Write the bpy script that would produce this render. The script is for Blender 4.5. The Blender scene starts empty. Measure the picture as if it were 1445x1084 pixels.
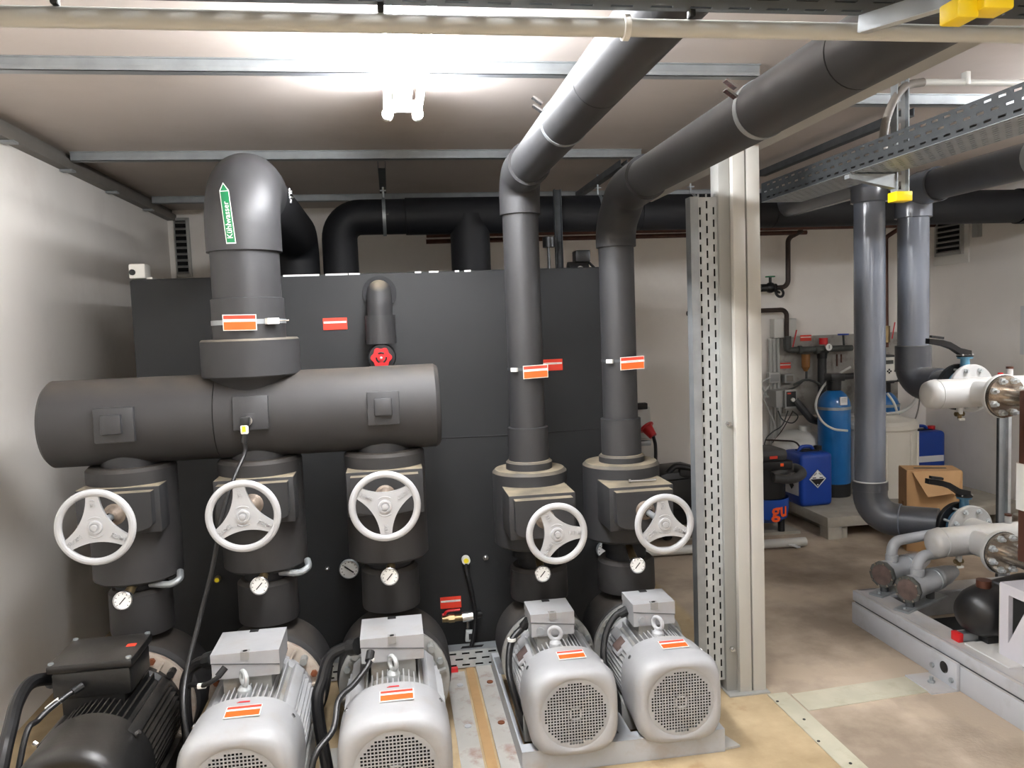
import bpy, bmesh, math, random
from mathutils import Vector as V, Matrix, Quaternion
random.seed(7)
PI = math.pi
scene = bpy.context.scene
col = scene.collection

# ------------------------------------------------------------------ camera
FPX, IW, IH = 1123.14, 1445, 1084
EYE = V((0, 0, 1.6))
def _axes(yaw, pitch, roll):
    yaw, pitch, roll = (math.radians(a) for a in (yaw, pitch, roll))
    f = V((math.sin(yaw) * math.cos(pitch), math.cos(yaw) * math.cos(pitch), -math.sin(pitch)))
    r = V((math.cos(yaw), -math.sin(yaw), 0))
    d = f.cross(r)
    return (math.cos(roll) * r + math.sin(roll) * d, -math.sin(roll) * r + math.cos(roll) * d, f)
CR, CD, CF = _axes(8.4702, 4.3866, 2.1339)
cam_d = bpy.data.cameras.new('camera')
cam_d.sensor_fit = 'HORIZONTAL'; cam_d.sensor_width = 36.0
cam_d.lens = FPX / IW * 36.0
cam_d.clip_start = 0.02
cam = bpy.data.objects.new('camera', cam_d); col.objects.link(cam)
cam.matrix_world = Matrix(((CR.x, -CD.x, -CF.x, EYE.x), (CR.y, -CD.y, -CF.y, EYE.y), (CR.z, -CD.z, -CF.z, EYE.z), (0, 0, 0, 1)))
scene.camera = cam
def at(px, py, Y=None, X=None, Z=None):
    """survey helper: the point a photo pixel sees at a known depth, side or height"""
    v = CF * FPX + CR * (px - IW / 2) + CD * (py - IH / 2)
    t = Y / v.y if Y is not None else (X / v.x if X is not None else (Z - EYE.z) / v.z)
    return EYE + v * t

# ------------------------------------------------------------------ world, exposure
w = bpy.data.worlds.new('world'); scene.world = w; w.use_nodes = True
w.node_tree.nodes['Background'].inputs[0].default_value = (0.5, 0.5, 0.5, 1)
w.node_tree.nodes['Background'].inputs[1].default_value = 0.02
scene.view_settings.view_transform = 'Standard'
scene.view_settings.look = 'None'
scene.view_settings.gamma = 1.0
scene.view_settings.use_curve_mapping = False
scene.view_settings.exposure = 1.0
TUBE_POWER = 98.0        # emission of the fluorescent tubes

# ------------------------------------------------------------------ materials
def lin(c):
    return tuple((x / 12.92 if x <= .04045 else ((x + .055) / 1.055) ** 2.4) for x in [k / 255 for k in c])
MATS = {}
def mat(name, rgb, rough=.6, metal=0, var=.15, scale=6, bump=0, bscale=60, dust=None, dust_amt=.8, stain=None, stain_amt=0, stain_scale=3, coat=0, emit=0, spec=.5):
    m = bpy.data.materials.new(name); m.use_nodes = True
    n = m.node_tree.nodes; l = m.node_tree.links
    b = n['Principled BSDF']
    c = lin(rgb)
    b.inputs['Roughness'].default_value = rough
    b.inputs['Metallic'].default_value = metal
    b.inputs['Specular IOR Level'].default_value = spec
    if coat: b.inputs['Coat Weight'].default_value = coat
    tc = n.new('ShaderNodeTexCoord')
    last = None
    if emit:
        b.inputs['Base Color'].default_value = (*c, 1)
        b.inputs['Emission Color'].default_value = (*c, 1); b.inputs['Emission Strength'].default_value = emit
    else:
        nz = n.new('ShaderNodeTexNoise'); nz.inputs['Scale'].default_value = scale; nz.inputs['Detail'].default_value = 5
        l.new(tc.outputs['Object'], nz.inputs['Vector'])
        rp = n.new('ShaderNodeValToRGB')
        rp.color_ramp.elements[0].position = .3; rp.color_ramp.elements[1].position = .7
        rp.color_ramp.elements[0].color = (*[x * (1 - var) for x in c], 1)
        rp.color_ramp.elements[1].color = (*[min(1, x * (1 + var)) for x in c], 1)
        l.new(nz.outputs['Fac'], rp.inputs['Fac']); last = rp.outputs['Color']
        if stain:
            n2 = n.new('ShaderNodeTexNoise'); n2.inputs['Scale'].default_value = stain_scale; n2.inputs['Detail'].default_value = 8; n2.inputs['Roughness'].default_value = .65
            l.new(tc.outputs['Object'], n2.inputs['Vector'])
            r2 = n.new('ShaderNodeValToRGB'); r2.color_ramp.elements[0].position = .52; r2.color_ramp.elements[1].position = .68
            l.new(n2.outputs['Fac'], r2.inputs['Fac'])
            mu = n.new('ShaderNodeMath'); mu.operation = 'MULTIPLY'; mu.inputs[1].default_value = stain_amt
            l.new(r2.outputs['Color'], mu.inputs[0])
            mx = n.new('ShaderNodeMixRGB'); l.new(mu.outputs[0], mx.inputs[0]); l.new(last, mx.inputs[1]); mx.inputs[2].default_value = (*lin(stain), 1)
            last = mx.outputs[0]
        if dust:   # settled dust on upward faces
            g = n.new('ShaderNodeNewGeometry'); s = n.new('ShaderNodeSeparateXYZ'); l.new(g.outputs['Normal'], s.inputs[0])
            mr = n.new('ShaderNodeMapRange'); mr.inputs[1].default_value = .55; mr.inputs[2].default_value = .98; mr.inputs[4].default_value = dust_amt
            l.new(s.outputs['Z'], mr.inputs[0])
            n3 = n.new('ShaderNodeTexNoise'); n3.inputs['Scale'].default_value = 9; n3.inputs['Detail'].default_value = 6
            l.new(tc.outputs['Object'], n3.inputs['Vector'])
            r3 = n.new('ShaderNodeMapRange'); r3.inputs[1].default_value = .3; r3.inputs[2].default_value = .65; l.new(n3.outputs['Fac'], r3.inputs[0])
            r3.inputs[3].default_value = .35
            mu = n.new('ShaderNodeMath'); mu.operation = 'MULTIPLY'; l.new(mr.outputs[0], mu.inputs[0]); l.new(r3.outputs[0], mu.inputs[1])
            mx = n.new('ShaderNodeMixRGB'); l.new(mu.outputs[0], mx.inputs[0]); l.new(last, mx.inputs[1]); mx.inputs[2].default_value = (*lin(dust), 1)
            last = mx.outputs[0]
        l.new(last, b.inputs['Base Color'])
    if bump:
        nb = n.new('ShaderNodeTexNoise'); nb.inputs['Scale'].default_value = bscale; nb.inputs['Detail'].default_value = 4
        l.new(tc.outputs['Object'], nb.inputs['Vector'])
        bp = n.new('ShaderNodeBump'); bp.inputs['Strength'].default_value = bump; bp.inputs['Distance'].default_value = .01
        l.new(nb.outputs['Fac'], bp.inputs['Height']); l.new(bp.outputs['Normal'], b.inputs['Normal'])
    MATS[name] = m
    return m
DUST = (150, 138, 116)
mat('foam', (44, 44, 45), .62, var=.12, scale=4, bump=.05, bscale=25, dust=DUST, dust_amt=.85, spec=.4)
mat('foam_mild', (45, 44, 44), .6, var=.12, scale=4, bump=.04, bscale=20, dust=(88, 79, 68), dust_amt=.5, spec=.4)
mat('tray_dark', (48, 51, 52), .6, .2, var=.1, scale=10)
mat('foam_clean', (47, 47, 48), .5, var=.1, scale=4, bump=.03, bscale=20, spec=.45)
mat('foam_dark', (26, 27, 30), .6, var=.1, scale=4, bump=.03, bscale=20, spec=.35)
mat('tank_foam', (36, 37, 38), .65, var=.12, scale=2.5, bump=.08, bscale=14, spec=.35)
mat('rubber', (20, 20, 21), .4, var=.2, scale=20)
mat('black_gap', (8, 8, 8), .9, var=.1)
mat('cast_black', (25, 25, 25), .36, var=.25, scale=12, bump=.05, bscale=80, dust=(84, 78, 70), dust_amt=.35)
mat('motor_grey', (159, 160, 161), .42, var=.06, scale=8, bump=.03, bscale=90, stain=(150, 140, 125), stain_amt=.35, stain_scale=7)
mat('motor_grey_dirty', (140, 140, 136), .5, var=.12, scale=10, bump=.05, bscale=90, stain=(120, 105, 85), stain_amt=.55, stain_scale=9)
mat('wheel_white', (172, 173, 174), .4, var=.04, scale=10, bump=.04, bscale=120)
mat('ceiling', (196, 187, 180), .85, var=.05, scale=1.3, bump=.06, bscale=30, stain=(176, 166, 156), stain_amt=.35, stain_scale=1.6)
mat('wall', (240, 235, 227), .85, var=.04, scale=1.1, bump=.12, bscale=16, stain=(222, 215, 205), stain_amt=.35, stain_scale=1.8)
mat('galv', (160, 165, 167), .45, .6, var=.10, scale=14, bump=.02, bscale=60)
mat('galv_pale', (188, 192, 192), .5, .4, var=.12, scale=18, bump=.02)
mat('galv_dark', (78, 81, 83), .55, .35, var=.2, scale=18)
mat('post_white', (186, 184, 176), .45, var=.04, scale=3)
mat('post_grey', (150, 150, 145), .5, var=.05, scale=3)
mat('steel_paint', (172, 176, 180), .45, var=.08, scale=6, stain=(150, 120, 85), stain_amt=.3, stain_scale=8)
mat('steel_rusty', (168, 166, 160), .55, var=.12, scale=6, stain=(120, 68, 32), stain_amt=.75, stain_scale=8)
mat('rust', (112, 62, 34), .85, var=.3, scale=30, bump=.2)
mat('rust_flange', (172, 160, 146), .6, var=.2, scale=14, stain=(120, 72, 40), stain_amt=.6, stain_scale=12)
mat('chrome', (205, 205, 205), .22, .95, var=.06)
mat('brass', (132, 114, 82), .32, .85, var=.15, scale=20)
mat('copper', (82, 50, 38), .42, .45, var=.25, scale=14)
mat('copper_dark', (58, 46, 40), .5, .3, var=.25, scale=14)
mat('white_plastic', (226, 224, 216), .45, var=.03)
mat('paper', (214, 214, 214), .8, var=.02)
mat('dial', (236, 236, 232), .5, var=.01)
mat('ink', (18, 18, 18), .6, var=.1)
mat('orange', (250, 92, 30), .45, var=.03)
mat('orange_deep', (222, 62, 40), .45, var=.05)
mat('red_handle', (200, 30, 34), .35, var=.08)
mat('green_label', (0, 112, 64), .4, var=.03)
mat('yellow', (248, 214, 16), .42, var=.04)
mat('yellow_dot', (240, 220, 40), .45, var=.04)
mat('pvc', (102, 107, 116), .2, var=.06, scale=4, spec=.6)
mat('pvc_dark', (70, 72, 77), .35, var=.12, scale=6, dust=(120, 114, 104), dust_amt=.5)
mat('conduit', (196, 196, 190), .4, var=.03)
mat('conduit_dark', (120, 114, 106), .5, var=.08)
mat('blue_can', (20, 62, 150), .38, var=.08, scale=4)
mat('blue_vessel', (24, 104, 168), .3, var=.1, scale=5, coat=.3)
mat('brine', (214, 209, 196), .4, var=.04, scale=3)
mat('cardboard', (180, 142, 98), .8, var=.07, scale=7)
mat('cardboard_in', (150, 106, 62), .85, var=.07, scale=7)
mat('concrete', (150, 144, 132), .85, var=.12, scale=9, bump=.1, bscale=50)
mat('skid_grey', (176, 178, 182), .42, var=.05, scale=5, stain=(140, 134, 126), stain_amt=.35, stain_scale=6, dust=(176, 164, 148), dust_amt=.55)
mat('vessel_grey', (158, 160, 162), .4, var=.06, scale=6, stain=(120, 114, 106), stain_amt=.35, stain_scale=7)
mat('pipe_white', (204, 204, 202), .38, var=.04, scale=6, dust=(196, 186, 168), dust_amt=.4)
mat('pipe_grey', (172, 171, 168), .4, var=.06, scale=6, stain=(150, 142, 128), stain_amt=.4, stain_scale=8, dust=(190, 180, 162), dust_amt=.5)
mat('gland', (118, 106, 94), .5, .3, var=.2, scale=20)
mat('trim_steel', (116, 111, 104), .55, .2, var=.1, scale=8)
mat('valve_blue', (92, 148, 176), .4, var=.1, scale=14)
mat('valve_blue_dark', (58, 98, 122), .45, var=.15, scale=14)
mat('plate_brown', (92, 56, 42), .45, var=.12, scale=5)
mat('steel_bare', (196, 184, 170), .25, .85, var=.1, scale=14)
mat('glass_dark', (96, 82, 78), .18, var=.3, scale=18)
mat('panel_grey', (164, 160, 152), .7, var=.1, scale=6, stain=(96, 90, 82), stain_amt=.55, stain_scale=9)
mat('grime_pipe', (72, 74, 70), .5, var=.3, scale=14)
mat('amber', (142, 98, 52), .25, var=.1)
mat('box_grey', (160, 160, 156), .5, var=.05)
mat('tube', (248, 250, 255), .5, emit=TUBE_POWER)
mat('patch', (176, 172, 152), .6, var=.08, scale=8, stain=(140, 128, 104), stain_amt=.4, stain_scale=7)
mat('cabinet', (194, 191, 196), .45, var=.03)
mat('floor_grime', (126, 102, 70), .8, var=.2, scale=9, stain=(58, 44, 28), stain_amt=.8, stain_scale=8)
mat('wood_strip', (164, 132, 90), .75, var=.12, scale=9, stain=(120, 84, 48), stain_amt=.4, stain_scale=9)
mat('seam', (30, 30, 31), .8, var=.1)
mat('rubber_grey', (58, 58, 58), .55, var=.15, scale=15, dust=(110, 104, 96), dust_amt=.4)
mat('vac_blue', (28, 74, 160), .35, var=.06)
mat('louver', (176, 176, 172), .4, .5, var=.1)

def floor_mat():
    m = bpy.data.materials.new('floor_paint'); m.use_nodes = True
    n = m.node_tree.nodes; l = m.node_tree.links; b = n['Principled BSDF']
    b.inputs['Roughness'].default_value = .6
    tc = n.new('ShaderNodeTexCoord'); sx = n.new('ShaderNodeSeparateXYZ'); l.new(tc.outputs['Object'], sx.inputs[0])
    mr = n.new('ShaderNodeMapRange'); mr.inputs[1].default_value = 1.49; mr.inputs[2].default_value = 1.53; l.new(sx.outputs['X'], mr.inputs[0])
    def ramp(scale, a, c, p0=.35, p1=.65):
        z = n.new('ShaderNodeTexNoise'); z.inputs['Scale'].default_value = scale; z.inputs['Detail'].default_value = 8; z.inputs['Roughness'].default_value = .6
        l.new(tc.outputs['Object'], z.inputs['Vector'])
        r = n.new('ShaderNodeValToRGB'); r.color_ramp.elements[0].position = p0; r.color_ramp.elements[1].position = p1
        r.color_ramp.elements[0].color = (*lin(a), 1); r.color_ramp.elements[1].color = (*lin(c), 1)
        l.new(z.outputs['Fac'], r.inputs[0]); return r
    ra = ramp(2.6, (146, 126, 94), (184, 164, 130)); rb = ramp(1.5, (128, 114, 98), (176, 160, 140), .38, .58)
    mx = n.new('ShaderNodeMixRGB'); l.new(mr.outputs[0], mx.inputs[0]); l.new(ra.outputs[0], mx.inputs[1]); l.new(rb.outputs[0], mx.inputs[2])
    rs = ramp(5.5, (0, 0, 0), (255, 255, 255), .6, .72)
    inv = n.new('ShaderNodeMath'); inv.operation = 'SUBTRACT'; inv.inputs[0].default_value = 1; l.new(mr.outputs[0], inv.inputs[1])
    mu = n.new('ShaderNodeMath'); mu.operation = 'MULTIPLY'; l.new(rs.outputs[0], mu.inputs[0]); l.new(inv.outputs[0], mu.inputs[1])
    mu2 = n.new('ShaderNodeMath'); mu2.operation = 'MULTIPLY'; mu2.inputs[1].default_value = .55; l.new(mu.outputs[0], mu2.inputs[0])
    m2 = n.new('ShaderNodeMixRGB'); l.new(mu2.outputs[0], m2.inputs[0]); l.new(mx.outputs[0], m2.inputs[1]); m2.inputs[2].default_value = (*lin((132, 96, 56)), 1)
    l.new(m2.outputs[0], b.inputs['Base Color'])
    z = n.new('ShaderNodeTexNoise'); z.inputs['Scale'].default_value = 70; l.new(tc.outputs['Object'], z.inputs['Vector'])
    bp = n.new('ShaderNodeBump'); bp.inputs['Strength'].default_value = .12; bp.inputs['Distance'].default_value = .01
    l.new(z.outputs['Fac'], bp.inputs['Height']); l.new(bp.outputs['Normal'], b.inputs['Normal'])
    MATS['floor_paint'] = m
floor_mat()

# ------------------------------------------------------------------ mesh helpers
def basis(a):
    a = V(a).normalized()
    t = V((0, 0, 1)) if abs(a.z) < .9 else V((1, 0, 0))
    u = t.cross(a).normalized(); return u, a.cross(u), a
class MB:
    def __init__(s): s.v = []; s.f = []
    def add(s, vs, fs):
        o = len(s.v); s.v += [V(x) for x in vs]; s.f += [tuple(i + o for i in f) for f in fs]; return s
    def box(s, c, size, rot=None, bev=0):
        """box centred at c; rot is a 3x3 matrix"""
        c = V(c); hx, hy, hz = (k / 2 for k in size)
        if bev:
            bm = bmesh.new(); bmesh.ops.create_cube(bm, size=1)
            bmesh.ops.scale(bm, vec=size, verts=bm.verts)
            bmesh.ops.bevel(bm, geom=bm.edges[:], offset=bev, segments=2, affect='EDGES', profile=.5)
            vs = [v.co.copy() for v in bm.verts]; fs = [[v.index for v in f.verts] for f in bm.faces]; bm.free()
        else:
            vs = [V((x, y, z)) for x in (-hx, hx) for y in (-hy, hy) for z in (-hz, hz)]
            fs = [(0, 1, 3, 2), (4, 6, 7, 5), (0, 4, 5, 1), (2, 3, 7, 6), (0, 2, 6, 4), (1, 5, 7, 3)]
        if rot: vs = [rot @ v for v in vs]
        return s.add([c + v for v in vs], fs)
    def span(s, a, b, bev=0):
        a = V(a); b = V(b); return s.box((a + b) / 2, [abs(b[i] - a[i]) for i in range(3)], None, bev)
    def bar(s, a, b, w, h, up=(0, 0, 1)):
        """rectangular bar from a to b"""
        a = V(a); b = V(b); d = (b - a); L = d.length; d.normalize()
        u = V(up).cross(d); u = u.normalized() if u.length > 1e-4 else V((1, 0, 0)); n = d.cross(u)
        return s.box((a + b) / 2, (w, L, h), Matrix((u, d, n)).transposed())
    def cyl(s, a, b, r, r2=None, n=32, cap=True):
        a = V(a); b = V(b); u, v, w = basis(b - a); r2 = r if r2 is None else r2
        vs = []
        for p, rr in ((a, r), (b, r2)):
            for i in range(n):
                t = 2 * PI * i / n; vs.append(p + u * rr * math.cos(t) + v * rr * math.sin(t))
        fs = [(i, (i + 1) % n, n + (i + 1) % n, n + i) for i in range(n)]
        if cap: fs += [tuple(reversed(range(n))), tuple(range(n, 2 * n))]
        return s.add(vs, fs)
    def lathe(s, o, axis, prof, n=32):
        """prof: (radius, height) pairs along axis from o; r=0 closes"""
        o = V(o); u, v, w = basis(axis); rings = []; vs = []; fs = []
        for r, h in prof:
            if r < 1e-6: rings.append([len(vs)]); vs.append(o + w * h)
            else:
                rings.append(list(range(len(vs), len(vs) + n)))
                vs += [o + w * h + u * r * math.cos(2 * PI * i / n) + v * r * math.sin(2 * PI * i / n) for i in range(n)]
        for A, B in zip(rings, rings[1:]):
            for i in range(n):
                j = (i + 1) % n
                if len(A) == 1 and len(B) == 1: continue
                if len(A) == 1: fs.append((A[0], B[j], B[i]))
                elif len(B) == 1: fs.append((A[i], A[j], B[0]))
                else: fs.append((A[i], A[j], B[j], B[i]))
        return s.add(vs, fs)
    def tube(s, pts, r, n=16, cap=True, closed=False):
        pts = [V(p) for p in pts]; N = len(pts); rr = r if isinstance(r, (list, tuple)) else [r] * N
        tan = []
        for i in range(N):
            a = pts[i - 1] if (i > 0 or closed) else pts[i]; b = pts[(i + 1) % N] if (i < N - 1 or closed) else pts[i]
            tan.append((b - a).normalized())
        u, v, w = basis(tan[0]); vs = []; prev = tan[0]
        for i in range(N):
            q = prev.rotation_difference(tan[i]); u = q @ u; prev = tan[i]
            u = (u - tan[i] * u.dot(tan[i])).normalized(); v = tan[i].cross(u)
            vs += [pts[i] + u * rr[i] * math.cos(2 * PI * k / n) + v * rr[i] * math.sin(2 * PI * k / n) for k in range(n)]
        fs = []
        for i in range(N if closed else N - 1):
            a = i * n; b = ((i + 1) % N) * n
            fs += [(a + k, a + (k + 1) % n, b + (k + 1) % n, b + k) for k in range(n)]
        if cap and not closed: fs += [tuple(reversed(range(n))), tuple(range((N - 1) * n, N * n))]
        return s.add(vs, fs)
    def ring(s, c, axis, R, r, n=40, m=10, a0=0, a1=2 * PI):
        u, v, w = basis(axis); c = V(c); full = abs(a1 - a0 - 2 * PI) < 1e-6
        k = n if full else n + 1
        pts = [c + u * R * math.cos(a0 + (a1 - a0) * i / n) + v * R * math.sin(a0 + (a1 - a0) * i / n) for i in range(k)]
        return s.tube(pts, r, m, closed=full)
    def band(s, c, axis, R, w, t=.002, n=40):
        """flat strap around a pipe"""
        return s.lathe(V(c) - V(axis).normalized() * w / 2, axis, [(R, 0), (R + t, 0), (R + t, w), (R, w), (R, 0)], n)
    def prism(s, poly, o, u, v, depth):
        """polygon in (u,v) plane at o, extruded by vector depth"""
        o = V(o); u = V(u); v = V(v); d = V(depth); n = len(poly)
        a = [o + u * p[0] + v * p[1] for p in poly]
        vs = a + [p + d for p in a]
        fs = [tuple(range(n)), tuple(reversed(range(n, 2 * n)))] + [(i, n + i, n + (i + 1) % n, (i + 1) % n) for i in range(n)]
        return s.add(vs, fs)
    def ball(s, c, r, n=16, m=10, sc=(1, 1, 1)):
        c = V(c); prof = [(r * math.sin(PI * i / m), -r * math.cos(PI * i / m)) for i in range(m + 1)]
        t = MB().lathe((0, 0, 0), (0, 0, 1), [(max(0, a) if 0 < i < m else 0, b) for i, (a, b) in enumerate(prof)], n)
        return s.add([c + V((p.x * sc[0], p.y * sc[1], p.z * sc[2])) for p in t.v], t.f)
    def slots(s, o, u, v, L, W, slot, pitch, rows, sh, thick, stagger=True, pad=.004):
        """perforated sheet L x W: rows of slots (slot long, sh high) along u; real openings"""
        o = V(o); u = V(u).normalized(); v = V(v).normalized(); nn = u.cross(v) * thick
        rp = W / rows
        def q(x0, x1, y0, y1):
            a = [o + u * x0 + v * y0, o + u * x1 + v * y0, o + u * x1 + v * y1, o + u * x0 + v * y1]
            s.add(a + [p + nn for p in a], [(0, 1, 2, 3), (7, 6, 5, 4), (0, 4, 5, 1), (1, 5, 6, 2), (2, 6, 7, 3), (3, 7, 4, 0)])
        y = 0
        for i in range(rows):
            yc = (i + .5) * rp
            q(0, L, y, yc - sh / 2); y = yc + sh / 2
            x = 0; off = pitch * .5 if (stagger and i % 2) else 0
            c = off + (pitch - slot) / 2
            while c + slot < L:
                q(x, c, yc - sh / 2, y); x = c + slot; c += pitch
            q(x, L, yc - sh / 2, y)
        q(0, L, y, W)
        return s
    def build(s, name, m, parent=None, loc=None, sharp=26, smooth=True):
        me = bpy.data.meshes.new(name)
        base = V(loc) if loc is not None else (wloc(parent) if parent else V((0, 0, 0)))
        me.from_pydata([tuple(p - base) for p in s.v], [], s.f)
        bm = bmesh.new(); bm.from_mesh(me); bmesh.ops.recalc_face_normals(bm, faces=bm.faces[:]); bm.to_mesh(me); bm.free()
        me.materials.append(MATS[m])
        if smooth:
            me.polygons.foreach_set('use_smooth', [True] * len(me.polygons)); me.set_sharp_from_angle(angle=math.radians(sharp))
        o = bpy.data.objects.new(name, me); col.objects.link(o)
        if parent: o.parent = parent; o.location = base - wloc(parent)
        else: o.location = base
        return o
def wloc(o):
    p = V((0, 0, 0))
    while o: p += o.location; o = o.parent
    return p
def tag(o, label, cat, group=None, kind=None):
    o['label'] = label; o['category'] = cat
    if group: o['group'] = group
    if kind: o['kind'] = kind
    return o
def thing(name, loc, label, cat, group=None):
    e = bpy.data.objects.new(name, None); col.objects.link(e); e.location = loc; e.empty_display_size = .1
    return tag(e, label, cat, group)
def struct(o): o['kind'] = 'structure'; return o
def copies(src, places, parent):
    """more of an alike piece: places are world offsets from the first one, sharing its mesh"""
    out = []
    for d in places:
        c = src.copy(); col.objects.link(c); c.parent = parent; c.location = src.location + V(d); out.append(c)
    return out
def bolts_at(name, pts, axis, r, h, m, parent, n=6):
    """alike bolt heads at points, one mesh"""
    b0 = V(pts[0]); o = MB().cyl(b0, b0 + V(axis).normalized() * h, r, n=n).build(name, m, parent, loc=b0)
    copies(o, [V(p) - b0 for p in pts[1:]], parent); return o
def fillet(pts, rad, n=8):
    pts = [V(p) for p in pts]; out = [pts[0]]
    for i in range(1, len(pts) - 1):
        p = pts[i]; a = (pts[i - 1] - p); b = (pts[i + 1] - p); la, lb = a.length, b.length; a.normalize(); b.normalize()
        ang = a.angle(b); r = rad[i - 1] if isinstance(rad, (list, tuple)) else rad
        t = min(r / math.tan(ang / 2), la * .49 if i > 1 else la * .98, lb * .49 if i < len(pts) - 2 else lb * .98)
        r = t * math.tan(ang / 2)
        c = p + (a + b).normalized() * (r / math.sin(ang / 2))
        s = p + a * t - c; e = p + b * t - c; tot = s.angle(e); ax = s.cross(e)
        if ax.length < 1e-9: out.append(p); continue
        for k in range(n + 1): out.append(c + Quaternion(ax, tot * k / n) @ s)
    out.append(pts[-1]); return out
def curve(pts, n=8):
    """Catmull-Rom through points"""
    P = [V(p) for p in pts]; P = [P[0] * 2 - P[1]] + P + [P[-1] * 2 - P[-2]]; out = []
    for i in range(1, len(P) - 2):
        for k in range(n):
            t = k / n; a, b, c, d = P[i - 1:i + 3]
            out.append(.5 * ((2 * b) + (c - a) * t + (2 * a - 5 * b + 4 * c - d) * t * t + (3 * b - a - 3 * c + d) * t ** 3))
    out.append(P[-2]); return out
def text(s, o, u, v, size, m, parent, name='lettering', depth=.0006, center=True, bold=0, sx=1):
    """raised / printed letters in the plane (u right, v up) at o"""
    cu = bpy.data.curves.new(name, 'FONT'); cu.body = s; cu.size = size; cu.extrude = depth; cu.offset = bold
    cu.align_x = 'CENTER' if center else 'LEFT'; cu.align_y = 'CENTER'; cu.resolution_u = 2
    ob = bpy.data.objects.new(name, cu); col.objects.link(ob)
    me = bpy.data.meshes.new_from_object(ob.evaluated_get(bpy.context.evaluated_depsgraph_get()))
    bpy.data.objects.remove(ob); bpy.data.curves.remove(cu)
    u = V(u).normalized(); v = V(v).normalized(); n = u.cross(v)
    base = wloc(parent)
    for q in me.vertices: q.co = V(o) + u * q.co.x * sx + v * q.co.y + n * q.co.z - base
    me.materials.clear(); me.materials.append(MATS[m])
    t = bpy.data.objects.new(name, me); col.objects.link(t); t.parent = parent; return t
def warning_tag(c, u, v, w, h, parent, deep=False, name='tag', thing_label=None):
    """orange plate with pale rim and a white stripe, centred at c"""
    c = V(c); u = V(u).normalized(); v = V(v).normalized(); n = u.cross(v); R = Matrix((u, v, n)).transposed()
    p = MB().box(c, (w, h, .003), R).build(name, 'white_plastic' if not deep else 'orange_deep', parent, loc=None if parent else c)
    MB().box(c + n * .0018 + v * h * .33, (w * .95, h * .24, .001), R).build('upper_field', 'orange_deep', p)
    MB().box(c + n * .0018 - v * h * .2, (w * .95, h * .5, .001), R).build('lower_field', 'orange' if not deep else 'orange_deep', p)
    MB().box(c + n * .0021 + v * h * .13, (w * .95, h * .17, .001), R).build('stripe', 'white_plastic', p)
    MB().box(c + n * .0027 + v * h * .13, (w * .5, h * .035, .0006), R).build('print_line', 'box_grey', p)
    return p
UX, UY, UZ = V((1, 0, 0)), V((0, 1, 0)), V((0, 0, 1))

# ================================================================== room shell
XL, XR, YB, YF, ZC = -1.6, 4.62, 6.35, -2.6, 2.535
T = .12
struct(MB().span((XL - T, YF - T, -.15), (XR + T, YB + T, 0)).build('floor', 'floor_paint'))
struct(MB().span((XL - T, YF - T, ZC), (XR + T, YB + T, ZC + .15)).build('ceiling', 'ceiling'))
struct(MB().span((XL - T, YF, 0), (XL, YB, ZC)).build('wall_left', 'wall'))
struct(MB().span((XR, YF, 0), (XR + T, YB, ZC)).build('wall_right', 'wall'))
struct(MB().span((XL - T, YB, 0), (XR + T, YB + T, ZC)).build('wall_back', 'wall'))
struct(MB().span((XL - T, YF - T, 0), (XR + T, YF, ZC)).build('wall_front', 'wall'))
# wall angle under the ceiling on the left, with its fixing clips
tl = struct(MB().span((XL, YF, 2.45), (XL + .05, YB, 2.50)).span((XL, YF, 2.50), (XL + .022, YB, ZC)).build('trim_1', 'trim_steel'))
c0 = None
for y in (3.72, 4.35, 5.0, 5.7):
    b = MB().box((XL + .035, y, 2.443), (.06, .05, .010)).build('clip', 'galv', tl)
# cover strip on the floor under the partition line
ft = struct(MB().span((1.49, YF, 0), (1.575, 3.05, .004)).build('trim_2', 'patch'))
bolts_at('screw', [(1.50 + .03 * (i % 2), 2.98 - .16 * i, .004) for i in range(9)], UZ, .006, .002, 'ink', ft, n=8)
# repaired strip in the floor running up to the machine frame
fp = MB()
fp.prism([(1.585, 3.03), (2.20, 3.075), (2.262, 2.93), (1.585, 2.885)], (0, 0, .0), UX, UY, (0, 0, .003))
struct(fp.build('trim_3', 'patch'))
# corner strip on the back wall at the far left
struct(MB().span((XL, YB - .06, 0), (XL + .035, YB, 2.45)).build('trim_4', 'wall'))

# ================================================================== luminaires
def luminaire(x, y0, y1, z, label):
    t = thing('fluorescent_lamp', (x, (y0 + y1) / 2, ZC), label, 'lamp', 'bare twin-tube ceiling lamps')
    MB().span((x - .035, y0 + .01, z + .03), (x + .035, y1 - .01, ZC - .042), .006).build('housing', 'white_plastic', t)
    for s in (-1, 1):
        xx = x + s * .058
        MB().cyl((xx, y0 + .02, z), (xx, y1 - .02, z), .014, n=20).build('fluorescent_tube', 'tube', t)
        for yy, d in ((y0, .035), (y1 - .035, .035)):
            MB().cyl((xx, yy, z), (xx, yy + d, z), .022, n=20).build('lamp_holder', 'white_plastic', t)
    for yy in (y0 + .03, y1 - .05):
        MB().span((x - .07, yy, z + .005), (x + .07, yy + .02, z + .05), .004).build('end_bracket', 'white_plastic', t)
luminaire(.085, 1.98, 3.22, 2.425, 'bright twin-tube fluorescent lamp on the ceiling between the black pipes')
luminaire(3.2, 1.9, 3.14, 2.43, 'twin-tube ceiling lamp above the grey machine frame, outside the picture')
luminaire(.6, -2.2, -.96, 2.43, 'added unseen twin-tube fill lamp behind the photographer, outside the picture')  # unseen fill lamp, added to brighten the surfaces facing the camera
luminaire(.085, .72, 1.96, 2.425, 'added unseen twin-tube fill lamp in line with the bright one, nearer than the picture shows')  # unseen second lamp, added as fill from the front and above

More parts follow.
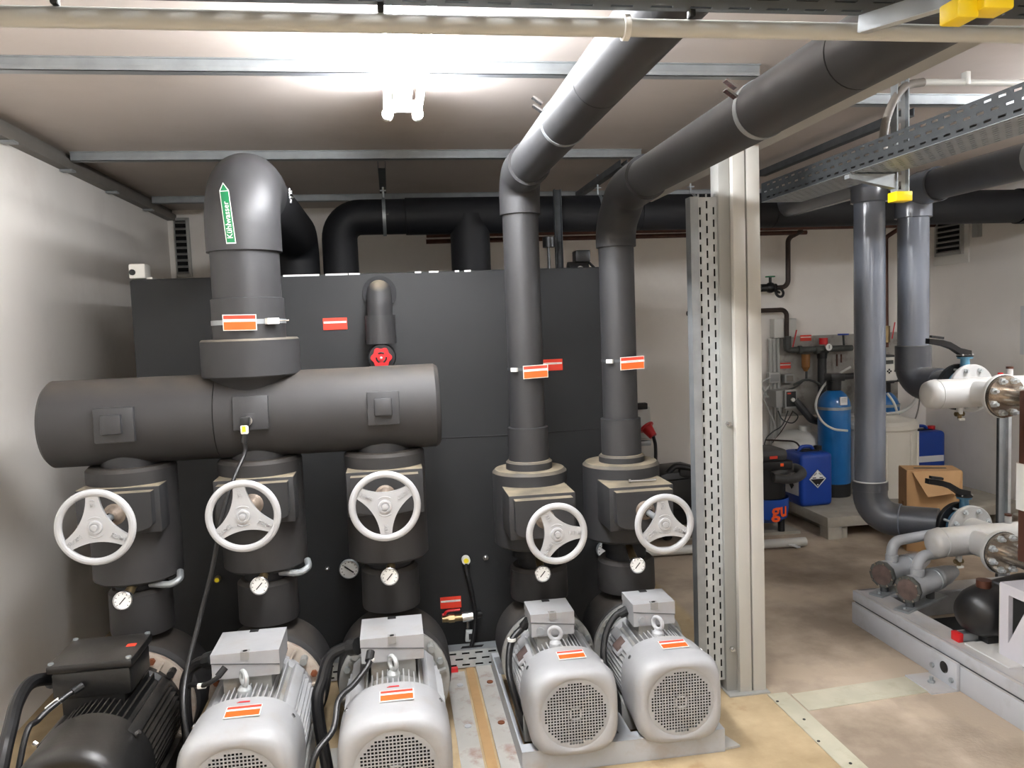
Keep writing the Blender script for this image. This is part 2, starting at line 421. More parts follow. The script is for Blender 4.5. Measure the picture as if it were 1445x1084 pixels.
# ================================================================== ceiling channels
def channel_x(x0, x1, y, z0, label, h=.041, m='galv'):
    b = MB().span((x0, y, z0), (x1, y + .041, z0 + .003)).span((x0, y, z0), (x1, y + .003, ZC)).span((x0, y + .038, z0), (x1, y + .041, ZC))
    b.span((x0, y - .012, ZC - .004), (x1, y, ZC - .0005)).span((x0, y - .0012, z0 + .018), (x1, y, z0 + .022))
    return tag(b.build('ceiling_channel', m, loc=((x0 + x1) / 2, y, z0)), label, 'channel', 'steel channels under the ceiling')
channel_x(XL + .055, 1.42, 2.90, 2.49, 'galvanised steel channel crossing the ceiling behind the bright lamp')
channel_x(XL + .055, 1.42, 4.34, 2.49, 'galvanised steel channel crossing the ceiling just behind the green-labelled elbow')
channel_x(XL + .055, 4.5, 5.72, 2.49, 'dim steel channel crossing the ceiling nearest the back wall')
channel_x(1.62, 4.5, 3.27, 2.49, 'bright galvanised channel crossing the ceiling above the hanging cable tray')
def channel_y(x, y0, y1, z0, label, m='galv_dark'):
    b = MB().span((x - .0205, y0, z0), (x + .0205, y1, z0 + .003)).span((x - .0205, y0, z0), (x - .0175, y1, z0 + .038)).span((x + .0175, y0, z0), (x + .0205, y1, z0 + .038))
    return tag(b.build('hanger_channel', m, loc=(x, y0, z0)), label, 'channel', 'steel channels under the ceiling')
channel_y(-.008, 4.395, 5.2, 2.452, 'short dark channel along the ceiling left of the first overhead black pipe')
channel_y(1.335, 4.395, 5.5, 2.452, 'short dark channel along the ceiling between the two overhead black pipes')
channel_y(2.335, 3.32, 4.75, 2.452, 'dark channel along the ceiling right of the pale post')

# ================================================================== partition posts and rail
pt = thing('partition_post', (1.44, 3.1, 0), 'pale painted double steel post standing right of the perforated upright', 'post')
MB().span((1.387, 3.085, 0), (1.440, 3.19, 2.283), .003).build('front_profile', 'post_white', pt)
MB().span((1.447, 3.085, 0), (1.503, 3.19, 2.283), .003).build('rear_profile', 'post_white', pt)
MB().span((1.4395, 3.15, 0), (1.4475, 3.18, 2.28)).build('joint', 'ink', pt)
MB().span((1.337, 3.11, 0), (1.386, 3.19, 2.283), .003).build('side_profile', 'post_grey', pt)  # shaded side of the post: the shade is put into its greyer colour
for z in (1.15, .19):
    MB().cyl((1.362, 3.11, z), (1.362, 3.098, z), .011, n=6).cyl((1.362, 3.098, z), (1.362, 3.086, z), .006, n=10).build('bolt', 'chrome', pt)
MB().span((1.33, 3.06, 0), (1.51, 3.21, .006)).build('foot_plate', 'post_grey', pt)
tag(MB().span((1.40, YF + .01, 2.283), (1.565, 4.6, 2.345), .004).build('partition_rail', 'post_white', loc=(1.44, 2, 2.285)),
    'pale steel rail running overhead across the top of the post', 'rail')
# vertical perforated cable tray beside the post
vt = thing('vertical_cable_tray', (1.25, 3.13, 0), 'upright galvanised cable tray with slots, left of the pale post', 'cable tray')
zt = 2.08
MB().slots((1.249, 3.125, .05), UZ, UX, zt - .05, .087, .030, .050, 3, .0075, .0015).build('slotted_face', 'galv_pale', vt, smooth=False)
MB().span((1.221, 3.108, .05), (1.250, 3.127, zt)).build('side_flange', 'galv', vt)
MB().span((1.216, 3.108, .05), (1.222, 3.16, zt)).build('return_lip', 'galv', vt)
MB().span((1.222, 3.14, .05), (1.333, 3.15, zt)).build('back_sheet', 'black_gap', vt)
for i in range(3): MB().span((1.252 + .034 * i, 3.118, zt), (1.258 + .034 * i, 3.124, zt + .012)).build('tab', 'galv', vt)

# ================================================================== insulated storage tank
TY = 3.74
tk = thing('buffer_tank', (-.03, 4.5, 0), 'large black foam-clad rectangular tank behind the pumps', 'tank')
body = MB().span((-1.13, TY, 0), (1.06, 5.35, 1.853), .012).build('body', 'tank_foam', tk)
seam = [at(450, 622, Y=TY), at(560, 620, Y=TY), at(625, 618, Y=TY), at(700, 615, Y=TY), at(760, 611, Y=TY), at(845, 605, Y=TY)]
MB().tube([p + V((0, .001, 0)) for p in curve(seam, 4)], .004, 6).build('seam', 'seam', tk)
for px, w_ in ((590, .03), (612, .045), (645, .02), (660, .03), (475, .10), (500, .05), (425, .16)):
    p = at(px, 387, Y=TY); MB().span((p.x - w_ / 2, TY - .001, 1.846), (p.x + w_ / 2, TY + .02, 1.8545)).build('tape_remnant', 'paper', tk)
warning_tag(at(473, 457, Y=TY) + V((0, -.003, 0)), UX, UZ, .108, .054, tk, deep=True)
warning_tag(at(778, 515, Y=TY) + V((0, -.003, 0)), UX, UZ, .108, .054, tk, deep=True)
warning_tag(at(636, 850, Y=TY) + V((0, -.003, 0)), UX, UZ, .10, .056, tk, deep=True)
def thermometer(c, r, parent):
    g = MB().lathe(c, -UY, [(0, 0), (r * .8, 0), (r, .012), (r, .03), (r * .93, .033), (r * .9, .028), (0, .028)], 36).build('thermometer', 'galv', parent)
    MB().cyl(V(c) - UY * .0285, V(c) - UY * .0295, r * .9, n=36).build('dial', 'dial', g)
    MB().bar(V(c) + V((-r * .45, -.031, r * .35)), V(c) + V((r * .45, -.031, -r * .35)), .006, .002, up=UY).build('needle', 'ink', g)
    for k in range(11):
        a = math.radians(-225 + 27 * k); d = V((math.cos(a), 0, -math.sin(a)))
        MB().bar(V(c) + d * r * .68 - UY * .0297, V(c) + d * r * .82 - UY * .0297, .003, .001, up=UY).build('scale_mark', 'ink', g)
thermometer(at(493, 801, Y=TY), .045, tk)
thermometer(V((.985, TY, at(905, 770, Y=TY).z)), .045, tk)
for px, py, r in ((462, 802, .012), (685, 786, .014), (355, 812, .01)):
    c = at(px, py, Y=TY); MB().cyl(c, c - UY * .014, r, n=6).ball(c - UY * .014, r * .7).build('plug_screw', 'chrome', tk)
c = at(308, 816, Y=TY); MB().cyl(c, c - UY * .03, .014, n=12).build('sensor_socket', 'brass', tk)
MB().cyl(c - UY * .03, c - UY * .032, .010, n=12).build('sensor_cap', 'yellow_dot', tk)
bx = at(193, 384, Y=TY + .05)
jb = thing('sensor_box', (bx.x, TY + .05, 1.855), 'small white sensor box on the top left corner of the black tank', 'sensor box')
MB().box((bx.x + .01, TY + .06, 1.89), (.07, .09, .066), None, .008).build('case', 'white_plastic', jb)
MB().cyl((bx.x - .008, TY + .014, 1.885), (bx.x - .008, TY + .008, 1.885), .013, n=16).build('lens', 'ink', jb)
MB().span((bx.x + .045, TY + .03, 1.853), (bx.x + .07, TY + .09, 1.862)).build('foot', 'white_plastic', jb)

# ================================================================== collecting header over the three big pumps
HY, HZ, HR = 3.15, 1.288, .161
hd = thing('header_pipe', (-.53, HY, HZ - HR), 'thick horizontal black foam-clad header pipe above the three left valves', 'pipe')
MB().lathe((-1.255, HY, HZ), UX, [(0, .0), (HR - .012, 0), (HR, .012), (HR, .60)], 56).build('insulation_sleeve', 'foam_mild', hd)
MB().lathe((-1.255, HY, HZ), UX, [(HR, .602), (HR + .0015, .604), (HR + .0015, 1.165), (HR, 1.167)], 56).build('insulation_sleeve', 'foam_mild', hd)
MB().lathe((-1.255, HY, HZ), UX, [(HR + .003, 1.165), (HR + .003, 1.41), (HR - .006, 1.425), (HR - .012, 1.428), (0, 1.428)], 56).build('insulation_sleeve', 'foam_mild', hd)
def foam_patch(px, py, w_, h_, knob, tilt=0):
    c = at(px, py, Y=HY - HR)
    zz = max(-.13, min(.13, c.z - HZ)); y = HY - math.sqrt(HR * HR - zz * zz); a = math.asin(zz / HR)
    nrm = V((0, -math.cos(a), math.sin(a))); up = V((0, math.sin(a), math.cos(a))); R = Matrix((UX, up, -nrm)).transposed()
    c = V((c.x, y, HZ + zz))
    p = MB().box(c + nrm * .002, (w_, h_, .026), R, .004).build('foam_patch', 'foam_clean', hd)
    if knob: MB().box(c + nrm * .024 + UX * knob[0] + up * knob[1], (knob[2], knob[2], .024), R, .005).build('foam_cap', 'foam_clean', p)
    return c, nrm
foam_patch(162, 600, .135, .125, (-.005, .004, .07))
foam_patch(354, 583, .125, .125, None)
foam_patch(541, 576, .118, .125, (0, .004, .065))
c, nrm = foam_patch(352, 592, .05, .05, None)
# sensor screwed into the header, with its cable hanging down to the floor
sc = thing('sensor_cable', c, 'thin black sensor cable hanging from the header pipe past the second handwheel', 'cable')
MB().cyl(c + nrm * .01, c + nrm * .045, .017, n=20).build('socket', 'chrome', sc)
MB().box(c + nrm * .055 + V((-.006, 0, .0)), (.03, .03, .03), None, .004).build('plug', 'ink', sc)
MB().box(c + nrm * .06 + V((-.008, -.002, -.028)), (.026, .022, .032), None, .005).build('plug_window', 'white_plastic', sc)
MB().box(c + nrm * .0725 + V((-.008, -.002, -.024)), (.012, .004, .02)).build('plug_lamp', 'yellow_dot', sc)
MB().cyl(c + nrm * .06 + V((-.008, 0, -.042)), c + nrm * .06 + V((-.012, 0, -.075)), .011, n=14).build('cable_gland', 'rubber', sc)
MB().tube(curve([c + nrm * .06 + V((-.012, 0, -.07)), at(345, 640, Y=2.93), at(328, 680, Y=2.86), at(312, 735, Y=2.82), at(300, 800, Y=2.80), at(280, 880, Y=2.76), at(263, 950, Y=2.68), at(259, 1000, Y=2.6), at(268, 1060, Y=2.55)], 8), .0075, 10).build('cable', 'rubber', sc)

# ================================================================== tall riser with the green flow label
rx, ry = -.532, 3.15
ri = thing('cooling_water_riser', (rx, ry, 1.43), 'thick black insulated elbow pipe with green flow arrow label', 'pipe')
MB().lathe((rx, ry, 1.37), UZ, [(.115, 0), (.135, .035), (.16, .066), (.165, .07)], 48).build('base_cone', 'foam', ri)
MB().lathe((rx, ry, 1.436), UZ, [(0, 0), (.176, 0), (.181, .006), (.181, .135), (.174, .142), (0, .142)], 56).build('flange_cover', 'foam', ri)
MB().lathe((rx, ry, 1.572), UZ, [(.134, 0), (.134, .155), (.128, .158)], 48).build('lower_sleeve', 'foam_clean', ri)
MB().cyl((rx, ry, 1.725), (rx, ry, 1.92), .126, n=48).build('sleeve', 'foam_clean', ri)
pth = fillet([(rx, ry, 1.902), (rx, ry, 2.165), (rx, 4.9, 2.165)], .175, 12)
e1 = [p for p in pth if p.y < 3.36]
MB().tube(e1 + [V((rx, 3.42, 2.165))], .1375, 48).build('elbow', 'foam_clean', ri)
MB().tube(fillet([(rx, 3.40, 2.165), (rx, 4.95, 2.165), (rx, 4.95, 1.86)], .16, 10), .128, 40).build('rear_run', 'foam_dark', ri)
# flow label, wrapped on the elbow face
lp = MB(); fr = MB()
def curved_label(mb, poly, rad, zbase, x_off, shear):
    """polygon (arc length, height) laid on the cylinder face; returns list of points"""
    return [V((rx + math.sin((x + x_off + shear * (z - zbase)) / rad) * rad, ry - math.cos((x + x_off + shear * (z - zbase)) / rad) * rad, z)) for x, z in poly]
def label_grid(x0, x1, z0, z1, rad, shear, tip=0):
    mb = MB(); nx, nz = 6, 8
    for i in range(nx):
        for j in range(nz):
            ax, bx_ = x0 + (x1 - x0) * i / nx, x0 + (x1 - x0) * (i + 1) / nx
            az, bz = z0 + (z1 - z0) * j / nz, z0 + (z1 - z0) * (j + 1) / nz
            mb.add(curved_label(mb, [(ax, az), (bx_, az), (bx_, bz), (ax, bz)], rad, 1.95, 0, shear), [(0, 1, 2, 3)])
    return mb
ZB, ZT = 1.922, 2.14; SH = -.075; LX = -.042
fl = label_grid(LX, LX + .036, ZB, ZT - .028, .1385, SH)
fl.add(curved_label(fl, [(LX, ZT - .028), (LX + .036, ZT - .028), (LX + .018, ZT)], .1385, 1.95, 0, SH), [(0, 1, 2)])
fl = fl.build('flow_label', 'white_plastic', ri)
g = label_grid(LX + .003, LX + .033, ZB + .004, ZT - .032, .1392, SH)
g.add(curved_label(g, [(LX + .004, ZT - .029), (LX + .032, ZT - .029), (LX + .018, ZT - .005)], .1392, 1.95, 0, SH), [(0, 1, 2)])
g.build('green_field', 'green_label', fl)
me_t = text('Kühlwasser', (0, 0, 0), UX, UY, .029, 'white_plastic', fl, depth=.0, bold=.0003)
for q in me_t.data.vertices:
    p = q.co + wloc(fl); z = 2.006 + p.x * .98; x = LX + .0185 - p.y
    th = (x + SH * (z - 1.95)) / .1398
    q.co = V((rx + math.sin(th) * .1398, ry - math.cos(th) * .1398, z)) - wloc(fl)
MB().band((rx, ry, 1.64), UZ, .1345, .018).build('clamp_strap', 'galv', ri)
MB().box((rx + .10, ry - .105, 1.64), (.05, .018, .022), Matrix.Rotation(.75, 3, 'Z')).build('strap_lock', 'white_plastic', ri)
MB().cyl((rx + .12, ry - .09, 1.641), (rx + .158, ry - .085, 1.641), .003, n=8).build('strap_screw', 'chrome', ri)
warning_tag((rx - .008, ry - .144, 1.638), V((1, 0, -.02)), UZ, .118, .058, ri)
# threaded rod with nuts hanging beside the elbow
rd = thing('threaded_rod', at(408, 262, Y=3.6), 'short threaded rod with nuts hanging right of the green-labelled elbow', 'rod')
p = at(408, 290, Y=3.6)
MB().cyl(p, at(408, 266, Y=3.6), .005, n=10).build('rod', 'chrome', rd)
MB().bar(at(408, 279, Y=3.6), V((rx + .10, 3.62, at(408, 279, Y=3.6).z)), .02, .004).build('bracket', 'ink', rd)
MB().cyl(at(408, 269, Y=3.6), at(408, 274, Y=3.6), .014, n=6).build('nut', 'chrome', rd)
MB().cyl(at(408, 278, Y=3.6), at(408, 280, Y=3.6), .020, n=16).build('washer', 'chrome', rd)
MB().cyl(at(408, 281, Y=3.6), at(408, 287, Y=3.6), .014, n=6).build('nut', 'chrome', rd)

# ================================================================== two slim discharge pipes that turn overhead
def discharge(x, zel, cy, tag_px, tag_z, coll, label, yend, mitred=False):
    t = thing('discharge_pipe', (x, 3.3, 1.0), label, 'pipe', 'slim insulated discharge pipes')
    y = 3.3; R = .0745
    MB().lathe((x, y, .985), UZ, [(.098, 0), (.098, .028), (.090, .036), (.082, .038)], 40).build('bottom_collar', 'foam', t)
    MB().lathe((x, y, 1.0), UZ, [(.0855, .02), (.0855, coll), (R, coll + .003)], 40).build('collar', 'foam_clean', t)
    MB().cyl((x, y, 1.0 + coll - .01), (x, y, zel - (.14 if not mitred else .19)), R, n=40).build('riser_sleeve', 'foam_clean', t)
    pth = fillet([(x, y, zel - .16), (x, y, zel), (x, y - .26, zel)], .10, 10) if not mitred else fillet([(x, y, zel - .215), (x, y, zel - .13), (x, y - .17, zel - .01), (x, y - .43, zel)], [.12, .22], 10)
    MB().tube(pth, .084, 40).build('elbow', 'foam_clean', t)
    segs = [y - (.25 if not mitred else .42), cy - .42, yend]
    for i, (a, b) in enumerate(zip(segs, segs[1:])):
        MB().lathe((x, a - .001, zel), -UY, [(.066, 0), (.0725, .001), (.0725, a - b - .003), (.066, a - b - .002)], 40).build('overhead_sleeve', 'foam_clean', t)
    MB().tube(fillet([(x, yend + .002, zel), (x, 1.15, zel), (x, 1.15, ZC)], .10, 10), .0725, 40).build('ceiling_elbow', 'foam_clean', t)
    MB().band((x, cy, zel), UY, .073, .02, .002).build('hanger_clamp', 'galv', t)
    for s in (-1, 1): MB().box((x - .075 * 1.1, cy, zel + .05 + s * .012), (.035, .022, .006), Matrix.Rotation(.6, 3, 'Y')).build('clamp_ear', 'chrome', t)
    MB().band((x, y, tag_z + .01), UZ, R + .0005, .011, .0015).build('clamp_strap', 'galv_dark', t)
    MB().box((x - .058, y - .062, tag_z + .01), (.03, .01, .016), Matrix.Rotation(-.8, 3, 'Z')).build('strap_lock', 'white_plastic', t)
    warning_tag((tag_px, y - .088, tag_z), V((1, 0, .03)), UZ, .104, .054, t)
    return t
discharge(.552, 2.205, 2.42, .578, at(748, 525, Y=3.21).z, .16, 'slim black insulated pipe rising in front of the tank, lit by the lamp overhead', 1.27)
discharge(.958, 2.118, 1.95, .99, at(879, 513, Y=3.21).z, .175, 'slim black insulated pipe rising left of the perforated upright', 1.27, True)

# ================================================================== gate valves with handwheels
def handwheel(c, r, a0, parent):
    c = V(c); rim = r - .009
    w_ = MB().ring(c, UY, rim, .0122, 56, 12).build('handwheel', 'wheel_white', parent)
    # three-armed web with concave sides
    poly = []; n = 16
    for k in range(3):
        a = a0 + k * 2 * PI / 3; b = a + 2 * PI / 3
        hw = .019
        p0 = V((math.cos(a), math.sin(a))) * (rim - .003); p1 = V((math.cos(b), math.sin(b))) * (rim - .003)
        ta = V((-math.sin(a), math.cos(a))); tb = V((-math.sin(b), math.cos(b)))
        s = p0 + ta * hw; e = p1 - tb * hw; m = V((math.cos((a + b) / 2), math.sin((a + b) / 2))) * .026
        for i in range(n + 1):
            t = i / n; poly.append((1 - t) ** 2 * s + 2 * t * (1 - t) * m + t * t * e)
    MB().prism([(p.x, p.y) for p in poly], c - UY * .004, UX, UZ, UY * .011).build('web', 'wheel_white', w_)
    MB().lathe(c - UY * .003, -UY, [(.024, 0), (.022, .008), (.016, .009), (.014, .006), (.010, .006), (.009, .013), (0, .014)], 24).build('hub', 'wheel_white', w_)
    for k in (0, 1): MB().ring(c - UY * .0045, UY, .034, .0022, 10, 6, a0=PI * k + .9, a1=PI * k + 2.2).build('hub_rib', 'wheel_white', w_)
    for k, s in enumerate(('ZU', 'CLOSE', 'FERME')):
        a = a0 + k * 2 * PI / 3; d = V((math.cos(a), 0, math.sin(a))); u = d if d.x > -.2 and k != 1 else (-d if d.x < 0 else d)
        text(s, c - UY * .0052 + d * rim * .70, u, V((-u.z, 0, u.x)), .019, 'wheel_white', w_, depth=.0022, bold=.0003)
    return w_
def gate_valve(x, y, zb, zt, r, wz, wy, wr, ang, label, neck=True, by=2.93, fitting=False, small=False):
    t = thing('gate_valve', (x, y, zb), label, 'valve', 'handwheel gate valves')
    MB().lathe((x, y, zb), UZ, [(0, 0), (r - .015, 0), (r, .012), (r, zt - zb - .012), (r - .012, zt - zb), (0, zt - zb)], 48).build('valve_drum', 'foam' if not neck else 'foam_mild', t)
    if neck: MB().cyl((x, y, zt - .002), (x, y, zt + .05), r * .66, n=36).build('upper_neck', 'foam_clean', t)
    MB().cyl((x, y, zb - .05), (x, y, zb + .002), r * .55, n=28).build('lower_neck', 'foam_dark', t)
    hw, hh = (.142, .084) if not small else (.132, .088)
    yb = y - math.sqrt(max(.0, r * r - hw * hw)) if r > hw else y - .05
    # square foam collar, then a narrower block with a bowed underside
    MB().span((x - hw, by + .045, wz - hh), (x + hw, yb + .06, wz + hh), .004).build('bonnet_collar', 'foam', t)
    hw2, hh2 = hw - .018, hh - .012
    arc = [(-hw2, hh2), (hw2, hh2)] + [(hw2 * math.cos(PI * i / 12), -hh2 + .03 - .03 * math.sin(PI * i / 12)) for i in range(13)]
    MB().prism(arc, (x, by, wz), UX, UZ, (0, .06, 0)).build('bonnet_block', 'foam', t)
    MB().lathe((x, by + .005, wz), -UY, [(.04, 0), (.04, .004), (.03, .01), (.024, .03), (.02, .035), (.016, .055)], 24).build('stem_gland', 'gland', t)
    MB().cyl((x, by, wz), (x, wy, wz), .012, n=14).build('stem', 'galv', t)
    handwheel((x, wy, wz), wr, ang, t)
    if fitting:
        p = V((x + .06, y - .08, zb - .012))
        MB().tube(curve([p, p + V((.07, -.02, -.002)), p + V((.105, -.005, .012)), p + V((.10, .03, .03))], 6), .013, 12).build('bracket_arm', 'galv', t)
    return t
GV = [('left', -.99), ('second', -.522), ('third', -.05)]
D2R = PI / 180
gate_valve(-.99, 3.15, .695, 1.125, .158, .982, 2.75, .124, 92 * D2R, 'black foam-clad gate valve with white handwheel nearest the left wall', fitting=True)
gate_valve(-.522, 3.15, .70, 1.125, .156, .985, 2.75, .1205, 95 * D2R, 'black foam-clad gate valve with white handwheel crossed by the thin hanging cable', fitting=True)
gate_valve(-.05, 3.15, .70, 1.125, .156, .985, 2.75, .1205, 150 * D2R + 120 * D2R, 'black foam-clad gate valve with white handwheel below the right end of the header')
gate_valve(.552, 3.3, .66, .985, .158, .842, 2.75, .109, 118 * D2R, 'black foam-clad gate valve with white handwheel below the lamp-lit slim pipe', neck=False, by=2.97, small=True)
gate_valve(.953, 3.3, .66, .99, .165, .847, 2.75, .109, 94 * D2R, 'black foam-clad gate valve with white handwheel and a loose bolt on top', neck=False, by=2.97, small=True)
lb = thing('loose_bolt', (.97, 3.08, .937), 'shiny loose bolt lying on the rightmost valve collar', 'bolt')
MB().cyl((.93, 3.085, .9425), (1.035, 3.075, .9425), .005, n=12).build('shank', 'chrome', lb)
MB().cyl((.922, 3.086, .9425), (.931, 3.085, .9425), .010, n=6).build('head', 'chrome', lb)

# ================================================================== pumps with electric motors
def superell(hw, hh, e, n, yy, cx, cz):
    out = []
    for i in range(n):
        a = 2 * PI * i / n; c, s = math.cos(a), math.sin(a)
        out.append(V((cx + hw * math.copysign(abs(c) ** (2 / e), c), yy, cz + hh * math.copysign(abs(s) ** (2 / e), s))))
    return out
def loft(rings, cap0=False, cap1=False):
    mb = MB(); n = len(rings[0]); vs = [p for r in rings for p in r]; fs = []
    for k in range(len(rings) - 1):
        fs += [(k * n + i, k * n + (i + 1) % n, (k + 1) * n + (i + 1) % n, (k + 1) * n + i) for i in range(n)]
    if cap0: fs.append(tuple(range(n)))
    if cap1: fs.append(tuple(range((len(rings) - 1) * n, len(rings) * n)))
    return mb.add(vs, fs)
def gauge(c, r, stem_from, parent, tilt=(0, -1, .12)):
    """small pressure gauge: chrome case, white dial"""
    c = V(c); ax = V(tilt).normalized(); u = V((1, 0, 0)); v = u.cross(ax); v = -v if v.z < 0 else v
    g = MB().lathe(c + ax * -.03, ax, [(0, 0), (r * .9, 0), (r * .95, .02), (r, .022), (r, .032), (r * .92, .034), (r * .88, .029), (0, .029)], 32).build('pressure_gauge', 'chrome', parent)
    MB().cyl(c, c + ax * .0005, r * .87, n=32).build('dial', 'dial', g)
    a = math.radians(48); d = u * math.cos(a) + v * math.sin(a); o = c + ax * .0015
    MB().bar(o - d * r * .5, o + d * r * .45, .0035, .001, up=ax).build('needle', 'ink', g)
    for k in range(9):
        a = math.radians(-45 + 33 * k); d = u * math.cos(a) + v * math.sin(a)
        MB().bar(o + d * r * .66, o + d * r * .8, .002, .0008, up=ax).build('scale_mark', 'ink', g)
    s = V(stem_from)
    MB().cyl(c - ax * .03, s, r * .55, r * .45, n=16).build('gauge_stem', 'brass', g)
    MB().cyl(s + V((.03, 0, .01)), s + V((.055, -.01, .012)), .006, n=8).build('vent_screw', 'brass', g)
    return g
def pump(x, ry, yf, zc, r, lab, black=False, mesh_r=.72, gpx=None, box=None, cover_len=.26, vol_r=.215, neck_r=.112, neck=(.47, .655), e=3.2, tagpos=True, flange_y=None, nplate=False, flm='motor_grey_dirty'):
    """motor axis along y at (x, zc); fan cover front at yf; volute under the riser at ry"""
    M1 = 'cast_black' if black else 'motor_grey'; M2 = 'cast_black' if black else 'motor_grey_dirty'
    t = thing('pump', (x, ry, 0), lab, 'pump', 'electric circulation pumps')
    # --- wet end in foam
    MB().lathe((x, ry - .11, zc), UY, [(.0, 0), (vol_r - .03, 0), (vol_r - .008, .012), (vol_r, .03), (vol_r, .19), (vol_r - .02, .22), (0, .22)], 56).build('volute', 'foam_mild', t)
    MB().lathe((x, ry - .16, zc), UY, [(vol_r * .7, 0), (vol_r * .86, .002), (vol_r * .9, .05), (vol_r * .8, .055)], 48).build('volute_cover', 'foam_clean', t)
    MB().lathe((x, ry, neck[0]), UZ, [(0, 0), (neck_r, 0), (neck_r + .002, .01), (neck_r, neck[1] - neck[0] - .014), (neck_r - .014, neck[1] - neck[0]), (0, neck[1] - neck[0])], 40).build('neck', 'foam_mild', t)
    MB().cyl((x, ry, neck[1] - .01), (x, ry, .70), neck_r * .72, n=28).build('outlet_pipe', 'foam_dark', t)
    MB().span((x - .10, ry - .09, 0.0), (x + .10, ry + .09, zc - .10), .01).build('pump_foot', 'cast_black', t)
    # --- adapter flange with bolts and ribs
    fy = flange_y or ry - .20
    fr = r * 1.17
    fl = MB().lathe((x, fy, zc), UY, [(r * .75, -.004), (fr * .96, 0), (fr, .004), (fr, .022), (fr * .9, .03), (fr * .82, .07)], 48).build('adapter_flange', flm, t)
    pts = [(x + fr * .90 * math.cos(a), fy + .002, zc + fr * .90 * math.sin(a)) for a in [PI * 2 * (i + .5) / 8 for i in range(8)]]
    bolts_at('flange_bolt', pts, -UY, .0125, .016, 'rust' if 'rust' in flm else 'galv', fl)
    for i in range(8):
        a = 2 * PI * i / 8 + .2; d = V((math.cos(a), 0, math.sin(a)))
        MB().bar(V((x, fy - .01, zc)) + d * r * .8, V((x, fy - .004, zc)) + d * fr * .95, .008, .03, up=UY).build('rib', flm, fl)
    # --- motor housing with cooling fins
    y0, y1 = yf + cover_len * .8, fy - .012
    rc = r * .86
    mh = MB().cyl((x, y0, zc), (x, y1, zc), rc, n=40).build('motor_housing', M2, t)
    MB().lathe((x, y1 - .03, zc), UY, [(rc, 0), (rc * 1.1, .01), (rc * 1.1, .035)], 40).build('end_shield', M1, mh)
    L = y1 - y0 - .035; ym = (y0 + y1 - .035) / 2
    fm = 'cast_black' if black else 'motor_grey'
    f0 = MB().box((0, 0, 0), (.0045, L, .044)).build('cooling_fin', fm, None); f0.parent = mh
    first = True
    places = []
    for i in range(-5, 6):
        xx = i * rc * .115; places.append((xx, math.sqrt(rc * rc - xx * xx) + .001, 0))
    for sgn in (-1, 1):
        for i in range(-6, 6):
            zz = i * rc * .115; places.append((sgn * (math.sqrt(rc * rc - zz * zz) + .001), zz, PI / 2))
    for i, (dx, dz, rot) in enumerate(places):
        f = f0 if i == 0 else f0.copy()
        if i: col.objects.link(f)
        f.parent = mh; f.location = V((x + dx, ym, zc + dz)) - wloc(mh); f.rotation_euler = (0, rot, 0)
    for s in (-1, 1):   # corner blocks between the fin banks
        MB().box((x + s * rc * .80, ym, zc + rc * .72), (rc * .26, L, rc * .20), Matrix.Rotation(s * .72, 3, 'Y'), .004).build('corner_block', M1, mh)
        MB().cyl((x + s * rc * .92, y1 - .03, zc + rc * .86), (x + s * rc * .92, y1 + .01, zc + rc * .86), .014, n=8).build('tie_lug', M2, mh)
        MB().span((x + s * r * .55, y0 + .04, .03 if zc < .27 else .03), (x + s * r * .95, y1 - .04, zc - rc * .62), .006).build('motor_foot', M2, mh)
    if nplate:
        Rn = Matrix.Rotation(-.78, 3, 'Y')
        MB().box((x - rc * .90, ym + .02, zc + rc * .66), (.075, .085, .012), Rn, .003).build('plate_mount', M1, mh)
        MB().box((x - rc * .90 - .0045, ym + .02, zc + rc * .66 + .0045), (.05, .058, .012), Rn).build('name_plate', 'glass_dark', mh)
    # --- fan cover: rounded-square hood with a round grille
    R_ = []
    for yy, k, ee in ((yf + cover_len, 1.0, 2.6), (yf + cover_len * .55, 1.0, 2.8), (yf + .055, .985, e), (yf + .03, .96, e), (yf + .012, .915, e), (yf + .003, .86, e), (yf, .80, e - .3)):
        R_.append(superell(r * k, r * k, ee, 64, yy, x, zc))
    gr = r * mesh_r
    R_.append(superell(gr * 1.06, gr * 1.06, 2, 64, yf + .001, x, zc)); R_.append(superell(gr, gr, 2, 64, yf + .006, x, zc))
    if black: R_ = [superell(r * k, r * k, 2, 64, yy, x, zc) for yy, k in ((yf + cover_len, 1), (yf + .06, 1), (yf + .03, .985), (yf + .012, .95), (yf, .88))] + R_[-2:]
    fc = loft(R_).build('fan_cover', M1 if not black else 'cast_black', t, sharp=50)
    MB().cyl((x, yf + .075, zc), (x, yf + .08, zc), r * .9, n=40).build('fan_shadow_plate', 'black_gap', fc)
    for k in range(7):
        a = 2 * PI * k / 7; d = V((math.cos(a), 0, math.sin(a)))
        MB().bar(V((x, yf + .05, zc)) + d * .03, V((x, yf + .05, zc)) + d * gr * .92, .012, .03, up=UY).build('fan_blade', 'ink', fc)
    g = MB(); n = 23; cell = 2 * gr / n; bw = cell * .32
    for i in range(n + 1):
        o = -gr + i * cell; h = math.sqrt(max(0, (gr + .001) ** 2 - o * o))
        if h < .005: continue
        g.span((x + o - bw / 2, yf + .005, zc - h), (x + o + bw / 2, yf + .008, zc + h)); g.span((x - h, yf + .0052, zc + o - bw / 2), (x + h, yf + .0078, zc + o + bw / 2))
    q = cell * 2.0
    for a, b in (((-q, -q), (q, -q + bw * 1.6)), ((-q, q - bw * 1.6), (q, q)), ((-q, -q), (-q + bw * 1.6, q)), ((q - bw * 1.6, -q), (q, q))):
        g.span((x + a[0], yf + .0045, zc + a[1]), (x + b[0], yf + .008, zc + b[1]))
